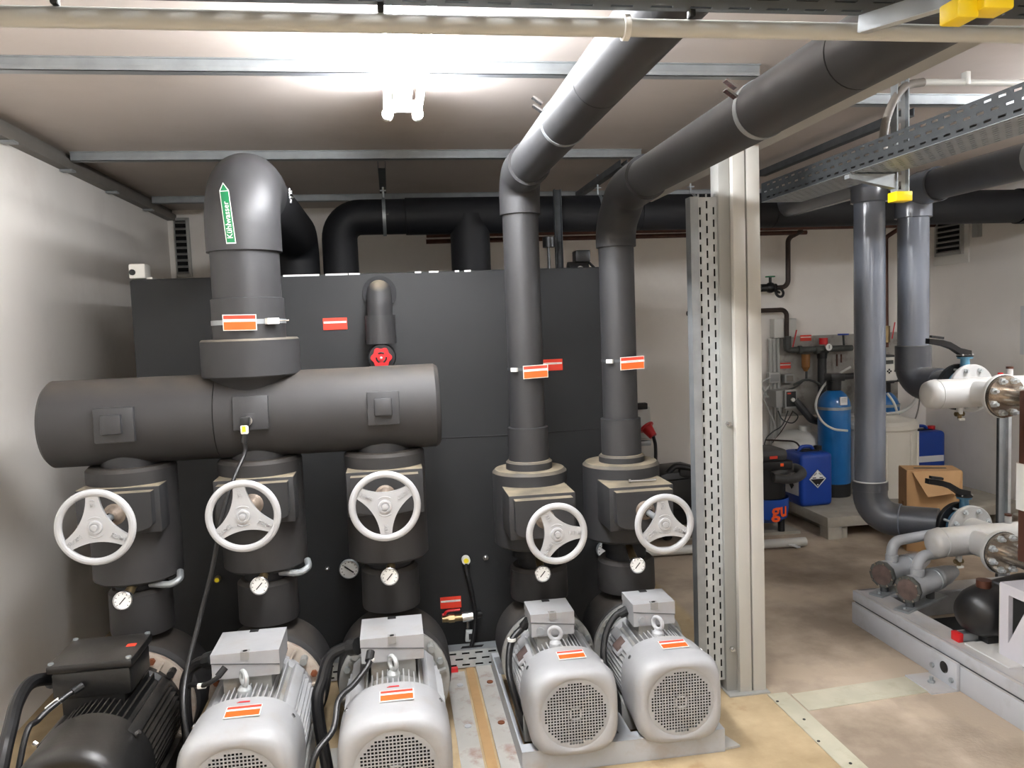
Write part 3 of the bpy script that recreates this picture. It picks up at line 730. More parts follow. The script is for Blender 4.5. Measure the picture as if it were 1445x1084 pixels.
    # solid stepped edge of the grille
    for i in range(n):
        for j in range(n):
            cx, cz = -gr + (i + .5) * cell, -gr + (j + .5) * cell
            if gr * .90 < math.hypot(cx, cz) < gr * 1.05:
                g.span((x + cx - cell / 2, yf + .0055, zc + cz - cell / 2), (x + cx + cell / 2, yf + .0075, zc + cz + cell / 2))
    g.build('fan_grille', M1, fc, smooth=False)
    for s in (-1, 1): MB().cyl((x + s * r * .8, yf + cover_len * .8, zc + r * .66), (x + s * r * .86, yf + cover_len * .8, zc + r * .70), .008, n=8).build('cover_screw', 'chrome', fc)
    if tagpos:
        a = .0; tl = .16
        warning_tag((x + .012, yf + cover_len * .55, zc + r + .004), V((1, 0, 0)), V((0, .985, .06)), r * .60, r * .36, t)
        if not nplate: MB().prism([(-.02, -.004), (.02, -.004), (.02, .004), (-.012, .004)], (x, yf + cover_len * .86, zc + r + .0005), UX, UY, (0, 0, .001)).build('direction_arrow', 'red_handle', t)
    # --- terminal box
    if box:
        bw_, bd, bh, by, bz, bxo = box
        cx = x + bxo
        MB().span((cx - bw_ * .36, by - bd * .42, zc + rc - .03), (cx + bw_ * .36, by + bd * .42, bz + .01)).build('box_neck', M2, t)
        if black:
            b = MB().span((cx - bw_ / 2 + .01, by - bd / 2 + .01, bz), (cx + bw_ / 2 - .01, by + bd / 2 - .01, bz + bh * .75), .014).build('terminal_box', M1, t)
            MB().span((cx - bw_ / 2, by - bd / 2, bz + bh * .75), (cx + bw_ / 2, by + bd / 2, bz + bh), .010).build('lid', M1, b)
            bolts_at('lid_screw', [(cx + i * (bw_ / 2 - .014), by + j * (bd / 2 - .014), bz + bh - .002) for i in (-1, 1) for j in (-1, 1)], UZ, .009, .006, 'galv', b, n=10)
            MB().box((cx + bw_ * .36, by + bd * .02, bz + bh + .0005), (.03, .024, .001)).build('warning_mark', 'orange_deep', b)
        else:
            sp = bh * .55
            b = MB().prism([(-bw_ / 2, 0), (bw_ / 2, 0), (bw_ / 2, bh * .42), (-bw_ / 2, bh * .66)], (cx, by - bd / 2, bz), UX, UZ, (0, bd, 0)).build('terminal_box', M1, t)
            lid = [(-bw_ / 2 - .002, bh * .66), (bw_ / 2 + .002, bh * .42), (bw_ / 2 + .002, bh), (-bw_ / 2 - .002, bh)]
            MB().prism(lid, (cx, by - bd / 2 - .002, bz), UX, UZ, (0, bd + .004, 0)).build('lid', M1, b)
            MB().prism([(-bw_ / 2 - .001, bh * .645), (bw_ / 2 + .001, bh * .405), (bw_ / 2 + .001, bh * .435), (-bw_ / 2 - .001, bh * .675)], (cx, by - bd / 2 - .0028, bz), UX, UZ, (0, bd + .0056, 0)).build('lid_joint', 'galv_dark', b)
            MB().box((cx, by - bd / 2 + .004, bz + bh - .010), (.028, .024, .026)).build('lid_latch', 'motor_grey_dirty', b)
            MB().cyl((cx, by - bd / 2 + .006, bz + bh), (cx, by - bd / 2 + .006, bz + bh + .003), .008, n=10).build('lid_screw', 'chrome', b)
            MB().box((cx, by + bd / 2 - .01, bz + bh + .0005), (.03, .022, .003)).build('lid_notch', 'black_gap', b)
            if nplate: bolts_at('cable_plug', [(cx - bw_ * .3, by - bd / 2, bz + bh * .25)], -UY, .015, .008, 'galv', b, n=20)
        # lifting eye in front of the box
        ex, ey, ez = cx + .0, by - bd / 2 - .04, zc + rc + .036
        if not black:
            eb = MB().lathe((ex, ey, ez - .03), UZ, [(.024, 0), (.022, .024), (.014, .034), (0, .036)], 20).build('eyebolt', 'galv_pale' if not nplate else 'wheel_white', t)
            MB().ring((ex, ey, ez + .03), V((.35, 1, 0)) if (nplate and x < .8) else V((1, .6, 0)), .023, .0075, 28, 10).build('eye', 'galv_pale' if not nplate else 'wheel_white', eb)
    if gpx:
        c = at(gpx[0], gpx[1], Y=gpx[2]); gauge(c, gpx[3], V((c.x + .012, ry - neck_r * .6, c.z + .045)), t)
    return t
B3 = dict(r=.18, vol_r=.222, neck_r=.112, cover_len=.235)
pump(-.99, 3.15, 2.36, .246, lab='pump with dirty black motor and black terminal box beside the left wall', black=True, gpx=(173, 848, 2.93, .033), box=(.265, .235, .125, 2.80, .43, -.03), neck=(.49, .66), tagpos=False, flange_y=2.985, flm='rust_flange', **B3)
pump(-.522, 3.15, 2.36, .246, lab='pump with large light grey motor next to the black one', gpx=(366, 827, 2.93, .033), box=(.218, .20, .086, 2.79, .452, -.012), neck=(.49, .655), flange_y=2.985, flm='rust_flange', **B3)
pump(-.05, 3.15, 2.36, .246, lab='pump with large light grey motor below the third handwheel', gpx=(550, 814, 2.93, .033), box=(.212, .19, .086, 2.79, .456, .002), neck=(.50, .665), flange_y=2.985, **B3)
B2 = dict(r=.166, vol_r=.19, neck_r=.122, cover_len=.20, nplate=True, e=3.6, neck=(.43, .57), mesh_r=.74)
pump(.577, 3.3, 2.64, .221, lab='smaller light grey motor pump on the left of the steel base frame', gpx=(766, 810, 3.05, .032), box=(.165, .15, .088, 2.98, .405, -.022), flange_y=3.135, **B2)
pump(.965, 3.3, 2.64, .222, lab='smaller light grey motor pump on the right of the steel base frame', gpx=(900, 798, 3.05, .032), box=(.165, .15, .088, 2.98, .408, -.008), flange_y=3.135, **B2)

# ================================================================== base frame, floor plates, floor tray
fr = thing('pump_base_frame', (.77, 3.0, 0), 'grey painted steel base frame under the two smaller pumps', 'frame')
MB().span((.385, 2.675, 0), (1.14, 2.68, .085)).span((.385, 2.675, .080), (1.14, 2.73, .086)).span((.385, 2.675, 0), (1.14, 2.73, .005)).build('front_channel', 'steel_paint', fr)
MB().span((.385, 2.68, 0), (.391, 3.55, .085)).span((.391, 2.68, 0), (.42, 3.55, .005)).build('left_rail', 'steel_paint', fr)
MB().span((1.128, 2.68, 0), (1.134, 3.55, .085)).span((1.10, 2.68, 0), (1.128, 3.55, .005)).build('right_rail', 'steel_paint', fr)
MB().span((.755, 2.73, .03), (.80, 3.55, .085)).build('centre_rail', 'steel_paint', fr)
MB().span((.39, 3.50, 0), (1.13, 3.55, .085)).build('rear_channel', 'steel_paint', fr)
MB().span((.42, 2.83, .012), (.755, 3.40, .02)).span((.80, 2.74, .012), (1.10, 3.40, .02)).build('drip_plate', 'floor_grime', fr)
MB().prism([(1.134, 2.68), (1.205, 2.69), (1.165, 2.82), (1.134, 2.84)], (0, 0, .001), UX, UY, (0, 0, .008)).build('foot_plate', 'steel_rusty', fr)
bolts_at('anchor_bolt', [(1.158, 2.77, .009)], UZ, .011, .014, 'rust', fr)
for i, (x0, x1, y0, y1) in enumerate(((.175, .258, 2.0, 3.56), (.315, .385, 2.0, 3.60))):
    s = thing('floor_plate', ((x0 + x1) / 2, 2.9, 0), ('rust-stained steel floor plate left of the brown strip' if i == 0 else 'rust-stained steel floor plate between the brown strip and the base frame'), 'floor plate', 'steel plates on the pump room floor')
    MB().span((x0, y0, .0), (x1, y1, .008)).build('plate', 'steel_rusty', s)
    bolts_at('anchor_screw', [((x0 + x1) / 2 + .01, y, .008) for y in (2.62, 3.05, 3.42)], UZ, .014, .004, 'rust' if i else 'steel_paint', s, n=14)
tag(MB().span((.268, 2.0, 0), (.305, 3.62, .004)).build('floor_strip', 'wood_strip', loc=(.29, 2.8, 0)), 'narrow brown strip on the floor between two steel plates', 'strip')
for x0, x1, lab in ((-.335, -.245, 'steel floor plate between the two large grey motors'), (-.80, -.715, 'steel floor plate between the black and the grey motor')):
    s = tag(MB().span((x0, 2.0, 0), (x1, 3.0, .008)).build('floor_plate', 'steel_rusty', loc=(x0, 2.5, 0)), lab, 'floor plate', 'steel plates on the pump room floor')
ty = 3.60
tr = thing('floor_cable_tray', (.1, ty, 0), 'low galvanised slotted cable tray on the floor in front of the tank', 'cable tray')
p0 = -1.0; p1 = .44
MB().slots((p0, ty, .006), UX, UZ, p1 - p0, .082, .036, .062, 3, .0085, -.0015).build('slotted_front', 'galv_pale', tr, smooth=False)
MB().span((p0, ty, .088), (p1, ty + .075, .0905)).build('lid', 'galv', tr)
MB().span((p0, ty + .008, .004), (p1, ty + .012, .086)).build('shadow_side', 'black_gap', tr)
MB().prism([(-.05, -.012), (.05, -.012), (.062, .012), (-.04, .012)], (.30, ty + .03, .0908), UX, UY, (0, 0, .001)).build('cable_opening', 'black_gap', tr)
tag(MB().box((.21, ty - .03, .012), (.04, .03, .024), None, .003).build('plastic_stopper', 'red_handle', loc=(.21, ty - .03, 0)), 'tiny red plastic cap on the floor below the slotted tray', 'stopper')

# ================================================================== tank drain fittings
dv = thing('drain_valve', at(650, 872, Y=TY - .06), 'small brass drain valve with red lever on the tank front', 'valve')
c = at(624, 874, Y=TY - .07)
MB().cyl(c, c + V((.03, 0, 0)), .017, n=14).cyl(c + V((.03, 0, 0)), c + V((.058, 0, 0)), .020, n=6).cyl(c + V((.058, 0, 0)), c + V((.095, 0, 0)), .016, n=14).build('valve_body', 'brass', dv)
MB().cyl(c + V((.095, 0, 0)), c + V((.145, 0, .004)), .024, n=14).build('union_nut', 'chrome', dv)
MB().cyl(c + V((.145, 0, .002)), c + V((.185, .02, .002)), .017, n=14).build('outlet', 'rubber', dv)
MB().tube(curve([c + V((0, -.01, .024)), c + V((.012, -.01, .026)), c + V((.026, -.01, .040)), c + V((.085, -.01, .042))], 6), .0065, 8).build('lever', 'red_handle', dv)
MB().cyl(c + V((.120, 0, -.015)), c + V((.120, 0, -.055)), .008, n=10).build('drain_stub', 'chrome', dv)
MB().box(c + V((.127, -.005, -.09)), (.042, .024, .055), Matrix.Rotation(.12, 3, 'Y'), .004).build('cable_tag', 'galv_pale', dv)
MB().box(c + V((.128, -.018, -.09)), (.014, .002, .028)).build('tag_slot', 'ink', dv)
pc = thing('probe_cable', at(658, 795, Y=TY - .03), 'black probe cable looping from a white socket into the floor tray', 'cable')
a = at(657, 789, Y=TY - .02)
MB().cyl(a, a - UY * .03, .020, n=16).build('socket', 'white_plastic', pc)
MB().cyl(a - UY * .03, a - UY * .032, .012, n=12).build('socket_cap', 'yellow_dot', pc)
MB().cyl(a + V((0, -.02, -.015)), a + V((0, -.025, -.05)), .012, n=12).build('plug', 'rubber', pc)
MB().tube(curve([a + V((0, -.025, -.04)), at(661, 815, Y=TY - .06), at(668, 845, Y=TY - .07), at(671, 875, Y=TY - .08), at(668, 900, Y=TY - .1), V((.30, ty + .03, .09))], 8), .010, 10).build('cable', 'rubber', pc)

# ================================================================== motor power cables
def cable(name, pts, r, label, gland=None, m='rubber'):
    t = thing(name, pts[0], label, 'cable', 'black motor cables')
    MB().tube(curve(pts, 8), r, 12).build('cable_sheath', m, t)
    a = V(pts[0]); b = V(pts[1]); d = (b - a).normalized()
    MB().cyl(a, a + d * .035, r * 1.45, n=10).build('cable_gland', 'ink', t)
    return t
cable('motor_cable', [V((-1.15, 2.78, .475)), at(45, 963, Y=2.70), at(25, 990, Y=2.6), at(14, 1030, Y=2.5), at(2, 1084, Y=2.42), V((-1.22, 2.3, .02))], .021, 'thick black cable curving down from the black motor along the left wall')
t = cable('motor_cable', [at(116, 968, Y=2.68), at(90, 985, Y=2.63), at(55, 1015, Y=2.55), at(32, 1055, Y=2.47), V((-1.16, 2.3, .02))], .009, 'thin black cable with pale sleeve leaving the front of the black terminal box')
p = at(82, 992, Y=2.615); MB().cyl(p + V((-.03, -.01, -.016)), p + V((.004, .004, .006)), .0115, n=12).build('cable_marker', 'white_plastic', t)
t = cable('motor_cable', [at(302, 930, Y=2.8), at(280, 936, Y=2.84), at(264, 955, Y=2.84), at(262, 1000, Y=2.80), V((-.75, 2.78, .02))], .020, 'thick black cable leaving the left side of the second terminal box')
t = cable('motor_cable', [at(318, 942, Y=2.66), at(305, 958, Y=2.64), at(285, 968, Y=2.66), at(268, 968, Y=2.7), at(262, 990, Y=2.7), V((-.76, 2.7, .02))], .008, 'thin black cable with pale sleeve leaving the front of the second terminal box')
p = at(285, 968, Y=2.66); MB().box(p, (.03, .016, .016), None, .004).build('cable_marker', 'white_plastic', t)
t = cable('motor_cable', [at(505, 912, Y=2.8), at(488, 914, Y=2.83), at(466, 927, Y=2.83), at(455, 960, Y=2.80), at(448, 1000, Y=2.76), V((-.28, 2.7, .02))], .021, 'thick black cable bending down between the two large grey motors')
t = cable('motor_cable', [at(523, 920, Y=2.66), at(520, 938, Y=2.62), at(500, 965, Y=2.58), at(478, 988, Y=2.55), at(470, 1030, Y=2.48), at(440, 1084, Y=2.40), V((-.3, 2.3, .02))], .010, 'thin black cable from the front of the third terminal box to the floor')
p = at(523, 931, Y=2.635); MB().cyl(p + V((0, 0, -.004)), p + V((0, 0, .004)), .0125, n=12).build('cable_tie', 'white_plastic', t)
t = cable('motor_cable', [V((.475, 2.99, .44)), at(738, 885, Y=3.0), at(722, 905, Y=2.98), at(718, 940, Y=2.93), at(724, 975, Y=2.88), V((.44, 2.86, .03))], .013, 'black cable hugging the left small motor of the base frame')
p = at(722, 903, Y=2.98); MB().cyl(p + V((0, 0, -.004)), p + V((0, 0, .006)), .017, n=12).build('cable_tie', 'white_plastic', t)
cable('motor_cable', [V((.875, 2.99, .445)), at(868, 870, Y=3.0), at(855, 895, Y=2.98), at(852, 930, Y=2.93), at(862, 960, Y=2.9), V((.82, 2.88, .05))], .013, 'black cable hugging the right small motor of the base frame')

# ================================================================== small elbow with red wheel on the tank
se = thing('bypass_elbow', at(536, 480, Y=3.55), 'small black insulated elbow with red handwheel on the tank front', 'valve')
ex = at(536, 440, Y=3.55).x
zt_ = at(536, 410, Y=3.6).z
pth = fillet([(ex, TY + .05, zt_ - .005), (ex, 3.56, zt_ - .005), (ex, 3.56, 1.62)], .075, 10)
MB().tube(pth, .054, 32).build('elbow', 'foam', se)
MB().lathe((ex, TY - .012, zt_ - .005), UY, [(.078, .012), (.078, 0), (.055, 0)], 32).build('collar', 'foam_dark', se)
MB().cyl((ex, 3.56, 1.655), (ex, 3.56, 1.53), .066, n=32).build('sleeve', 'foam_clean', se)
wz_ = at(538, 505, Y=3.46).z; wx_ = at(538, 505, Y=3.46).x
MB().ball((ex, 3.56, wz_), .062).cyl((ex, 3.56, wz_), (ex, 3.50, wz_), .056, n=28).build('valve_cap', 'rubber', se)
star = []
for i in range(48):
    a = 2 * PI * i / 48; rr = .042 * (1 + .10 * math.cos(6 * a)); star.append((rr * math.cos(a), rr * math.sin(a)))
hw_ = MB().prism(star, (wx_, 3.478, wz_), UX, UZ, (0, .014, 0)).build('red_wheel', 'red_handle', se)
for k in range(3):
    a = 2 * PI * k / 3 + PI / 2
    MB().ring((wx_, 3.4775, wz_), UY, .021, .004, 8, 6, a0=a - .62, a1=a + .62).build('wheel_opening', 'ink', hw_)
MB().cyl((wx_, 3.479, wz_), (wx_, 3.470, wz_), .012, n=16).build('hub', 'red_handle', hw_)
MB().cyl((wx_, 3.471, wz_), (wx_, 3.468, wz_), .006, n=6).build('nut', 'chrome', hw_)

# ================================================================== long pipe behind the tank, near the ceiling
BY, BZ, BR = 4.97, 2.272, .112
bp = thing('overhead_main_pipe', (1.5, BY, BZ - BR), 'long dark insulated main pipe running below the ceiling to the right wall', 'pipe')
lx = at(480, 350, Y=BY).x
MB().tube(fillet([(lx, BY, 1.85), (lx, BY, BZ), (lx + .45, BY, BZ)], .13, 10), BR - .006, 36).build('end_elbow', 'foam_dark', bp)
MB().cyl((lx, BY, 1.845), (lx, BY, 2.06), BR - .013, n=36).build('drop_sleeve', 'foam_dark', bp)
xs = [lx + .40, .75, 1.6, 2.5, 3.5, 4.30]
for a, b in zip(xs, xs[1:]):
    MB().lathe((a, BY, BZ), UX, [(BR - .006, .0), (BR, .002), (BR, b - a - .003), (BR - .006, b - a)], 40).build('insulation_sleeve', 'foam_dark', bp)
MB().lathe((4.30, BY, BZ), UX, [(BR + .008, 0), (BR + .008, .31), (0, .315)], 40).build('wall_sleeve', 'foam_dark', bp)
tx = at(664, 350, Y=BY).x
MB().cyl((tx, BY, 1.846), (tx, BY, BZ), BR + .010, n=36).build('tee_drop', 'foam_dark', bp)
for x, w_ in ((-.008, .02), (1.335, .02), (at(975, 295, Y=BY).x, .022)):
    MB().band((x, BY, BZ), UX, BR + .001, w_, .0025).build('hanger_strap', 'galv', bp)
    MB().cyl((x, BY, BZ + BR), (x, BY, ZC - .02), .006, n=8).build('hanger_rod', 'galv', bp)
    MB().box((x, BY, BZ + BR + .045), (.035, .035, .006)).build('hanger_washer', 'galv', bp)
    MB().cyl((x + .012, BY - BR - .01, BZ), (x + .03, BY - BR - .01, BZ), .007, n=6).build('strap_screw', 'chrome', bp)
# valve and strut on the tank top, seen between the slim pipes
sv = thing('tank_top_valve', V((.96, 4.9, 1.853)), 'dark actuator valve on the tank top between the two slim pipes', 'valve')
c = at(815, 375, Y=4.75)
MB().cyl((c.x - .06, 4.75, 1.905), (c.x + .06, 4.75, 1.905), .05, n=20).build('valve_body', 'cast_black', sv)
MB().cyl((c.x, 4.68, 1.905), (c.x, 4.70, 1.905), .02, n=12).build('stem_cap', 'chrome', sv)
MB().span((c.x - .02, 4.70, 1.95), (c.x + .07, 4.80, 2.02), .006).build('actuator', 'rubber', sv)
MB().cyl((c.x + .05, 4.75, 1.97), (c.x + .13, 4.72, 1.88), .008, n=10).build('actuator_arm', 'rubber', sv)
MB().span((c.x - .05, 4.72, 1.853), (c.x + .05, 4.78, 1.87)).build('valve_foot', 'cast_black', sv)
st = at(790, 360, Y=4.8).x
tag(MB().span((st - .022, 4.80, 1.853), (st - .019, 4.84, 2.40)).span((st + .019, 4.80, 1.853), (st + .022, 4.84, 2.40)).span((st - .022, 4.837, 1.853), (st + .022, 4.84, 2.40)).build('support_strut', 'galv_dark', loc=(st, 4.8, 1.853)), 'dark upright steel strut on the tank top behind the first slim pipe', 'strut')
ec = at(775, 342, Y=4.72)
ex_ = thing('expansion_cap', V((ec.x, 4.72, 1.853)), 'round dark cap on a thin stem above the tank', 'air vent')
MB().cyl((ec.x, 4.72, ec.z - .03), (ec.x, 4.72, ec.z + .03), .04, n=24).build('cap', 'rubber', ex_)
MB().cyl((ec.x - .005, 4.72, 1.853), (ec.x - .005, 4.72, ec.z - .02), .009, n=10).build('stem', 'rubber', ex_)

# ================================================================== back wall copper lines
def line(name, pts, rad, r, m, label, cat='pipe', group=None, n=12):
    return tag(MB().tube(fillet(pts, rad, 6), r, n).build(name, m, loc=pts[0]), label, cat, group)
cz1 = at(1100, 322, Y=6.15).z
line('copper_pipe', [(.3, 6.15, cz1), (4.55, 6.15, cz1)], .05, .018, 'copper', 'reddish copper pipe running along the back wall below the dark main pipe')
line('copper_pipe', [(.3, 6.22, cz1 - .04), at(1138, 328, Y=6.22)], .05, .018, 'copper', 'lower of the twin copper pipes, ending above the wall valve')
q1 = at(1133, 325, Y=6.2); q2 = at(1112, 336, Y=6.25); q3 = at(1112, 405, Y=6.25); q4 = at(1072, 408, Y=6.25)
line('feed_pipe', [q1, q2, q3, q4], .06, .020, 'copper_dark', 'dark bent feed pipe dropping to the wall valve with green wheel')
wv = thing('wall_valve', at(1087, 405, Y=6.22), 'dark wall valve with small green handwheel beside the pale post', 'valve')
c = at(1087, 406, Y=6.22)
MB().cyl(c - UX * .09, c + UX * .05, .032, n=16).ball(c, .045).build('valve_body', 'rubber', wv)
MB().cyl(c, c + UZ * .09, .012, n=10).build('stem', 'rubber', wv)
MB().cyl(c + UZ * .085, c + UZ * .095, .04, n=16).build('green_wheel', 'green_label', wv)
MB().ring(c + V((.045, -.07, -.045)), V((.2, -1, .3)), .036, .011, 20, 8).build('drain_wheel', 'rubber', wv)
MB().cyl(c + V((.02, 0, -.02)), c + V((.045, -.07, -.045)), .01, n=8).build('drain_stem', 'rubber', wv)
r1 = at(1065, 439, Y=6.25); r2 = at(1110, 437, Y=6.25); r3 = at(1110, 495, Y=6.25)
line('feed_pipe', [V((2.4, 6.25, r1.z)), V((r2.x, 6.25, r2.z)), r3], .05, .019, 'copper_dark', 'dark bent pipe entering the grey wall panel from the left')
line('riser_pipe', [at(1251, 490, Y=6.25), at(1250, 335, Y=6.25), at(1270, 322, Y=6.2)], .04, .018, 'copper', 'vertical copper pipe with red ball valve between the two grey plastic pipes')
rb = thing('ball_valve', at(1251, 470, Y=6.22), 'ball valve with red lever on the copper pipe between grey pipes', 'valve')
c = at(1251, 470, Y=6.22)
MB().cyl(c - UZ * .08, c + UZ * .06, .028, n=6).build('valve_body', 'brass', rb)
MB().bar(c + V((.03, -.03, -.05)), c + V((.05, -.04, .09)), .02, .008).build('lever', 'red_handle', rb)
vl = thing('ball_valve', at(1115, 480, Y=6.2), 'ball valve with red lever at the top left of the grey panel', 'valve')
c = at(1112, 483, Y=6.2)
MB().cyl(c - UZ * .06, c + UZ * .05, .026, n=6).build('valve_body', 'grime_pipe', vl)
MB().bar(c + V((.02, -.04, -.04)), c + V((.05, -.05, .10)), .02, .008).build('lever', 'red_handle', vl)

# grey panel with the filter and dosing lines
P0 = at(1082, 478, Y=6.33); P1 = at(1266, 465, Y=6.33)
pn = thing('wall_panel', (3.7, 6.33, .9), 'dirty grey mounting panel on the back wall carrying water treatment lines', 'panel')
MB().span((P0.x + .06, 6.32, .72), (P1.x, 6.349, P0.z + .01)).build('board', 'panel_grey', pn)
for i in range(3): MB().cyl((P0.x + .02 + .035 * i, 6.31, .30), (P0.x + .02 + .035 * i, 6.31, P0.z), .015, n=12).build('cable_conduit', 'conduit', pn)
jb = thing('junction_box', at(1106, 470, Y=6.3), 'white square junction box on the wall above the grey panel', 'junction box')
c = at(1106, 463, Y=6.30)
MB().box(c + UY * .01, (.20, .08, .16), None, .006).build('case', 'white_plastic', jb)
MB().box(c + UY * -.033 + UX * .05, (.09, .008, .15), None, .003).build('cover', 'conduit', jb)
tagm = warning_tag(at(1137, 477, Y=6.315), UX, UZ, .10, .05, pn, deep=True)
warning_tag(at(1108, 516, Y=6.315), UX, UZ, .10, .05, pn, deep=True)
warning_tag(at(1247, 505, Y=6.315), UX, UZ, .08, .04, pn, deep=True)
fl_ = thing('filter_line', at(1140, 495, Y=6.22), 'grimy horizontal filter line with amber cup and red knob on the panel', 'pipe')
yz = 6.22
MB().tube(fillet([at(1109, 478, Y=yz), at(1109, 494, Y=yz), at(1128, 494, Y=yz)], .04, 6), .024, 14).build('elbow', 'grime_pipe', fl_)
MB().cyl(at(1120, 494, Y=yz), at(1202, 491, Y=yz), .026, n=16).build('pipe', 'grime_pipe', fl_)
for px in (1126, 1150, 1162): MB().cyl(at(px, 494, Y=yz), at(px + 5, 494, Y=yz), .036, n=8).build('union', 'grime_pipe', fl_)
MB().cyl(at(1137, 500, Y=yz), at(1137, 518, Y=yz), .036, .034, n=18).build('amber_cup', 'amber', fl_)
MB().cyl(at(1137, 518, Y=yz), at(1137, 524, Y=yz), .034, .014, n=16).build('cup_tip', 'amber', fl_)
MB().cyl(at(1138, 524, Y=yz), at(1138, 536, Y=yz), .010, n=10).build('drain_stub', 'grime_pipe', fl_)
MB().cyl(at(1160, 497, Y=yz), at(1160, 506, Y=yz), .045, .04, n=18).build('filter_head', 'rubber', fl_)
MB().cyl(at(1160, 506, Y=yz), at(1160, 545, Y=yz), .036, n=18).build('filter_bowl', 'rubber_grey', fl_)
MB().cyl(at(1162, 486, Y=yz), at(1162, 477, Y=yz), .036, n=16).build('red_knob', 'red_handle', fl_)
c = at(1168, 490, Y=yz - .05); MB().cyl(c, c - UY * .02, .03, n=20).build('gauge_case', 'chrome', fl_); MB().cyl(c - UY * .02, c - UY * .022, .027, n=20).build('gauge_dial', 'dial', fl_)
MB().bar(c + V((0, -.0235, -.012)), c + V((0, -.0235, .016)), .004, .001, up=UY).build('gauge_needle', 'ink', fl_)
c = at(1190, 473, Y=yz - .03); MB().cyl(at(1191, 488, Y=yz), c, .01, n=8).build('valve_stem', 'grime_pipe', fl_)
MB().cyl(c, c + UZ * .012, .045, n=18).build('blue_wheel', 'blue_can', fl_)
for k in range(2):
    a = at(1181 + 6 * k, 500, Y=yz); MB().cyl(a, a - UZ * (.10 - .03 * k), .007, n=8).build('drip_tube', 'copper', fl_)

# dosing pump and its wiring
dp = thing('dosing_pump', at(1110, 565, Y=6.1), 'grey dosing pump with black front and white knob beside the blue vessel', 'dosing pump')
c = at(1115, 563, Y=5.95)
MB().box(c + V((-.05, .10, 0)), (.12, .16, .14), None, .008).build('housing', 'box_grey', dp)
MB().box(c + V((.0, 0, 0)), (.105, .03, .15), None, .006).build('front_frame', 'box_grey', dp)
MB().box(c + V((.0, -.017, 0)), (.08, .004, .12), None, .001).build('black_face', 'ink', dp)
MB().cyl(c + V((.008, -.018, -.005)), c + V((.008, -.038, -.005)), .016, n=14).build('knob', 'white_plastic', dp)
MB().box(c + V((-.018, -.02, .046)), (.03, .001, .012)).build('name_mark', 'orange_deep', dp)
MB().cyl(c + V((-.03, .05, -.075)), c + V((-.03, .05, -.12)), .015, n=10).build('outlet', 'conduit_dark', dp)
sb = thing('surface_socket', at(1090, 530, Y=6.28), 'pale surface-mounted socket box below the red-tagged panel edge', 'socket')
c = at(1091, 533, Y=6.28); MB().box(c, (.10, .06, .09), None, .008).build('case', 'conduit', sb); MB().box(c - UY * .031, (.075, .004, .06), None, .001).build('flap', 'box_grey', sb)
sb2 = thing('surface_socket', at(1112, 533, Y=6.28), 'grey surface-mounted socket box below the amber filter cup', 'socket')
c = at(1112, 534, Y=6.28); MB().box(c, (.09, .06, .075), None, .006).build('case', 'box_grey', sb2); MB().box(c - UY * .031, (.06, .004, .05)).build('flap', 'conduit_dark', sb2)
def hose(pts, r, m, label, n=8):
    return tag(MB().tube(curve(pts, 7), r, n).build('hose', m, loc=pts[0]), label, 'hose', 'thin hoses and wires of the water treatment')
hose([at(1085, 545, Y=6.2), at(1078, 560, Y=6.15), at(1085, 580, Y=6.1), at(1093, 600, Y=6.05), at(1088, 625, Y=6.1), at(1078, 640, Y=6.1)], .006, 'conduit', 'pale thin hose curling down left of the dosing pump')
hose([at(1087, 533, Y=6.2), at(1075, 540, Y=6.15), at(1080, 556, Y=6.1), at(1092, 566, Y=6.1)], .007, 'conduit', 'pale short hose arching from the socket to the dosing pump')
hose([at(1112, 580, Y=6.05), at(1104, 600, Y=6.0), at(1090, 610, Y=6.0), at(1080, 622, Y=6.0), at(1077, 650, Y=6.0)], .005, 'grime_pipe', 'dark wire trailing below the dosing pump to the left')
hose([at(1118, 580, Y=6.05), at(1126, 588, Y=6.0), at(1118, 597, Y=6.0), at(1104, 592, Y=6.0), at(1098, 580, Y=6.05)], .005, 'grime_pipe', 'dark wire loop hanging just below the dosing pump')
hose([at(1119, 580, Y=6.05), at(1105, 605, Y=6.05), at(1090, 625, Y=6.05)], .004, 'copper_dark', 'brown wire running slantwise below the dosing pump')
hose([at(1080, 621, Y=6.0), at(1105, 622, Y=5.9), at(1122, 624, Y=5.8), at(1131, 634, Y=5.68)], .007, 'copper_dark', 'brown suction hose arching into the blue canister')
hose([at(1200, 518, Y=5.95), at(1180, 530, Y=5.9), at(1162, 545, Y=5.75), at(1151, 570, Y=5.55), at(1158, 592, Y=5.5), at(1175, 605, Y=5.5), at(1196, 608, Y=5.5)], .009, 'conduit', 'long pale hose arching around the blue pressure vessel')
hose([at(1135, 536, Y=6.2), at(1125, 545, Y=6.15), at(1112, 552, Y=6.1), at(1122, 560, Y=6.05)], .008, 'grime_pipe', 'dark hose from the amber cup to the dosing pump')
hose([at(1120, 543, Y=6.2), at(1138, 536, Y=6.18), at(1156, 542, Y=6.18), at(1162, 552, Y=6.1)], .010, 'grime_pipe', 'dark hose arching right of the amber cup')

# low platform and everything on it
PL = .158
pf = thing('platform', (3.6, 5.6, 0), 'low grey slab platform on feet below the blue vessels', 'platform')
near = at(1168, 731, Z=PL)
MB().span((near.x, near.y, .085), (4.5, 6.28, PL), .004).build('slab', 'concrete', pf)
for x, y in ((near.x, near.y), (4.3, near.y), (near.x, 6.0), (4.3, 6.0)):
    MB().span((x + .005, y + .005, 0), (x + .11, y + .11, .086)).build('foot', 'concrete', pf)
MB().span((near.x + .12, near.y + .02, .0), (near.x + .16, 6.2, .085)).build('bearer', 'concrete', pf)

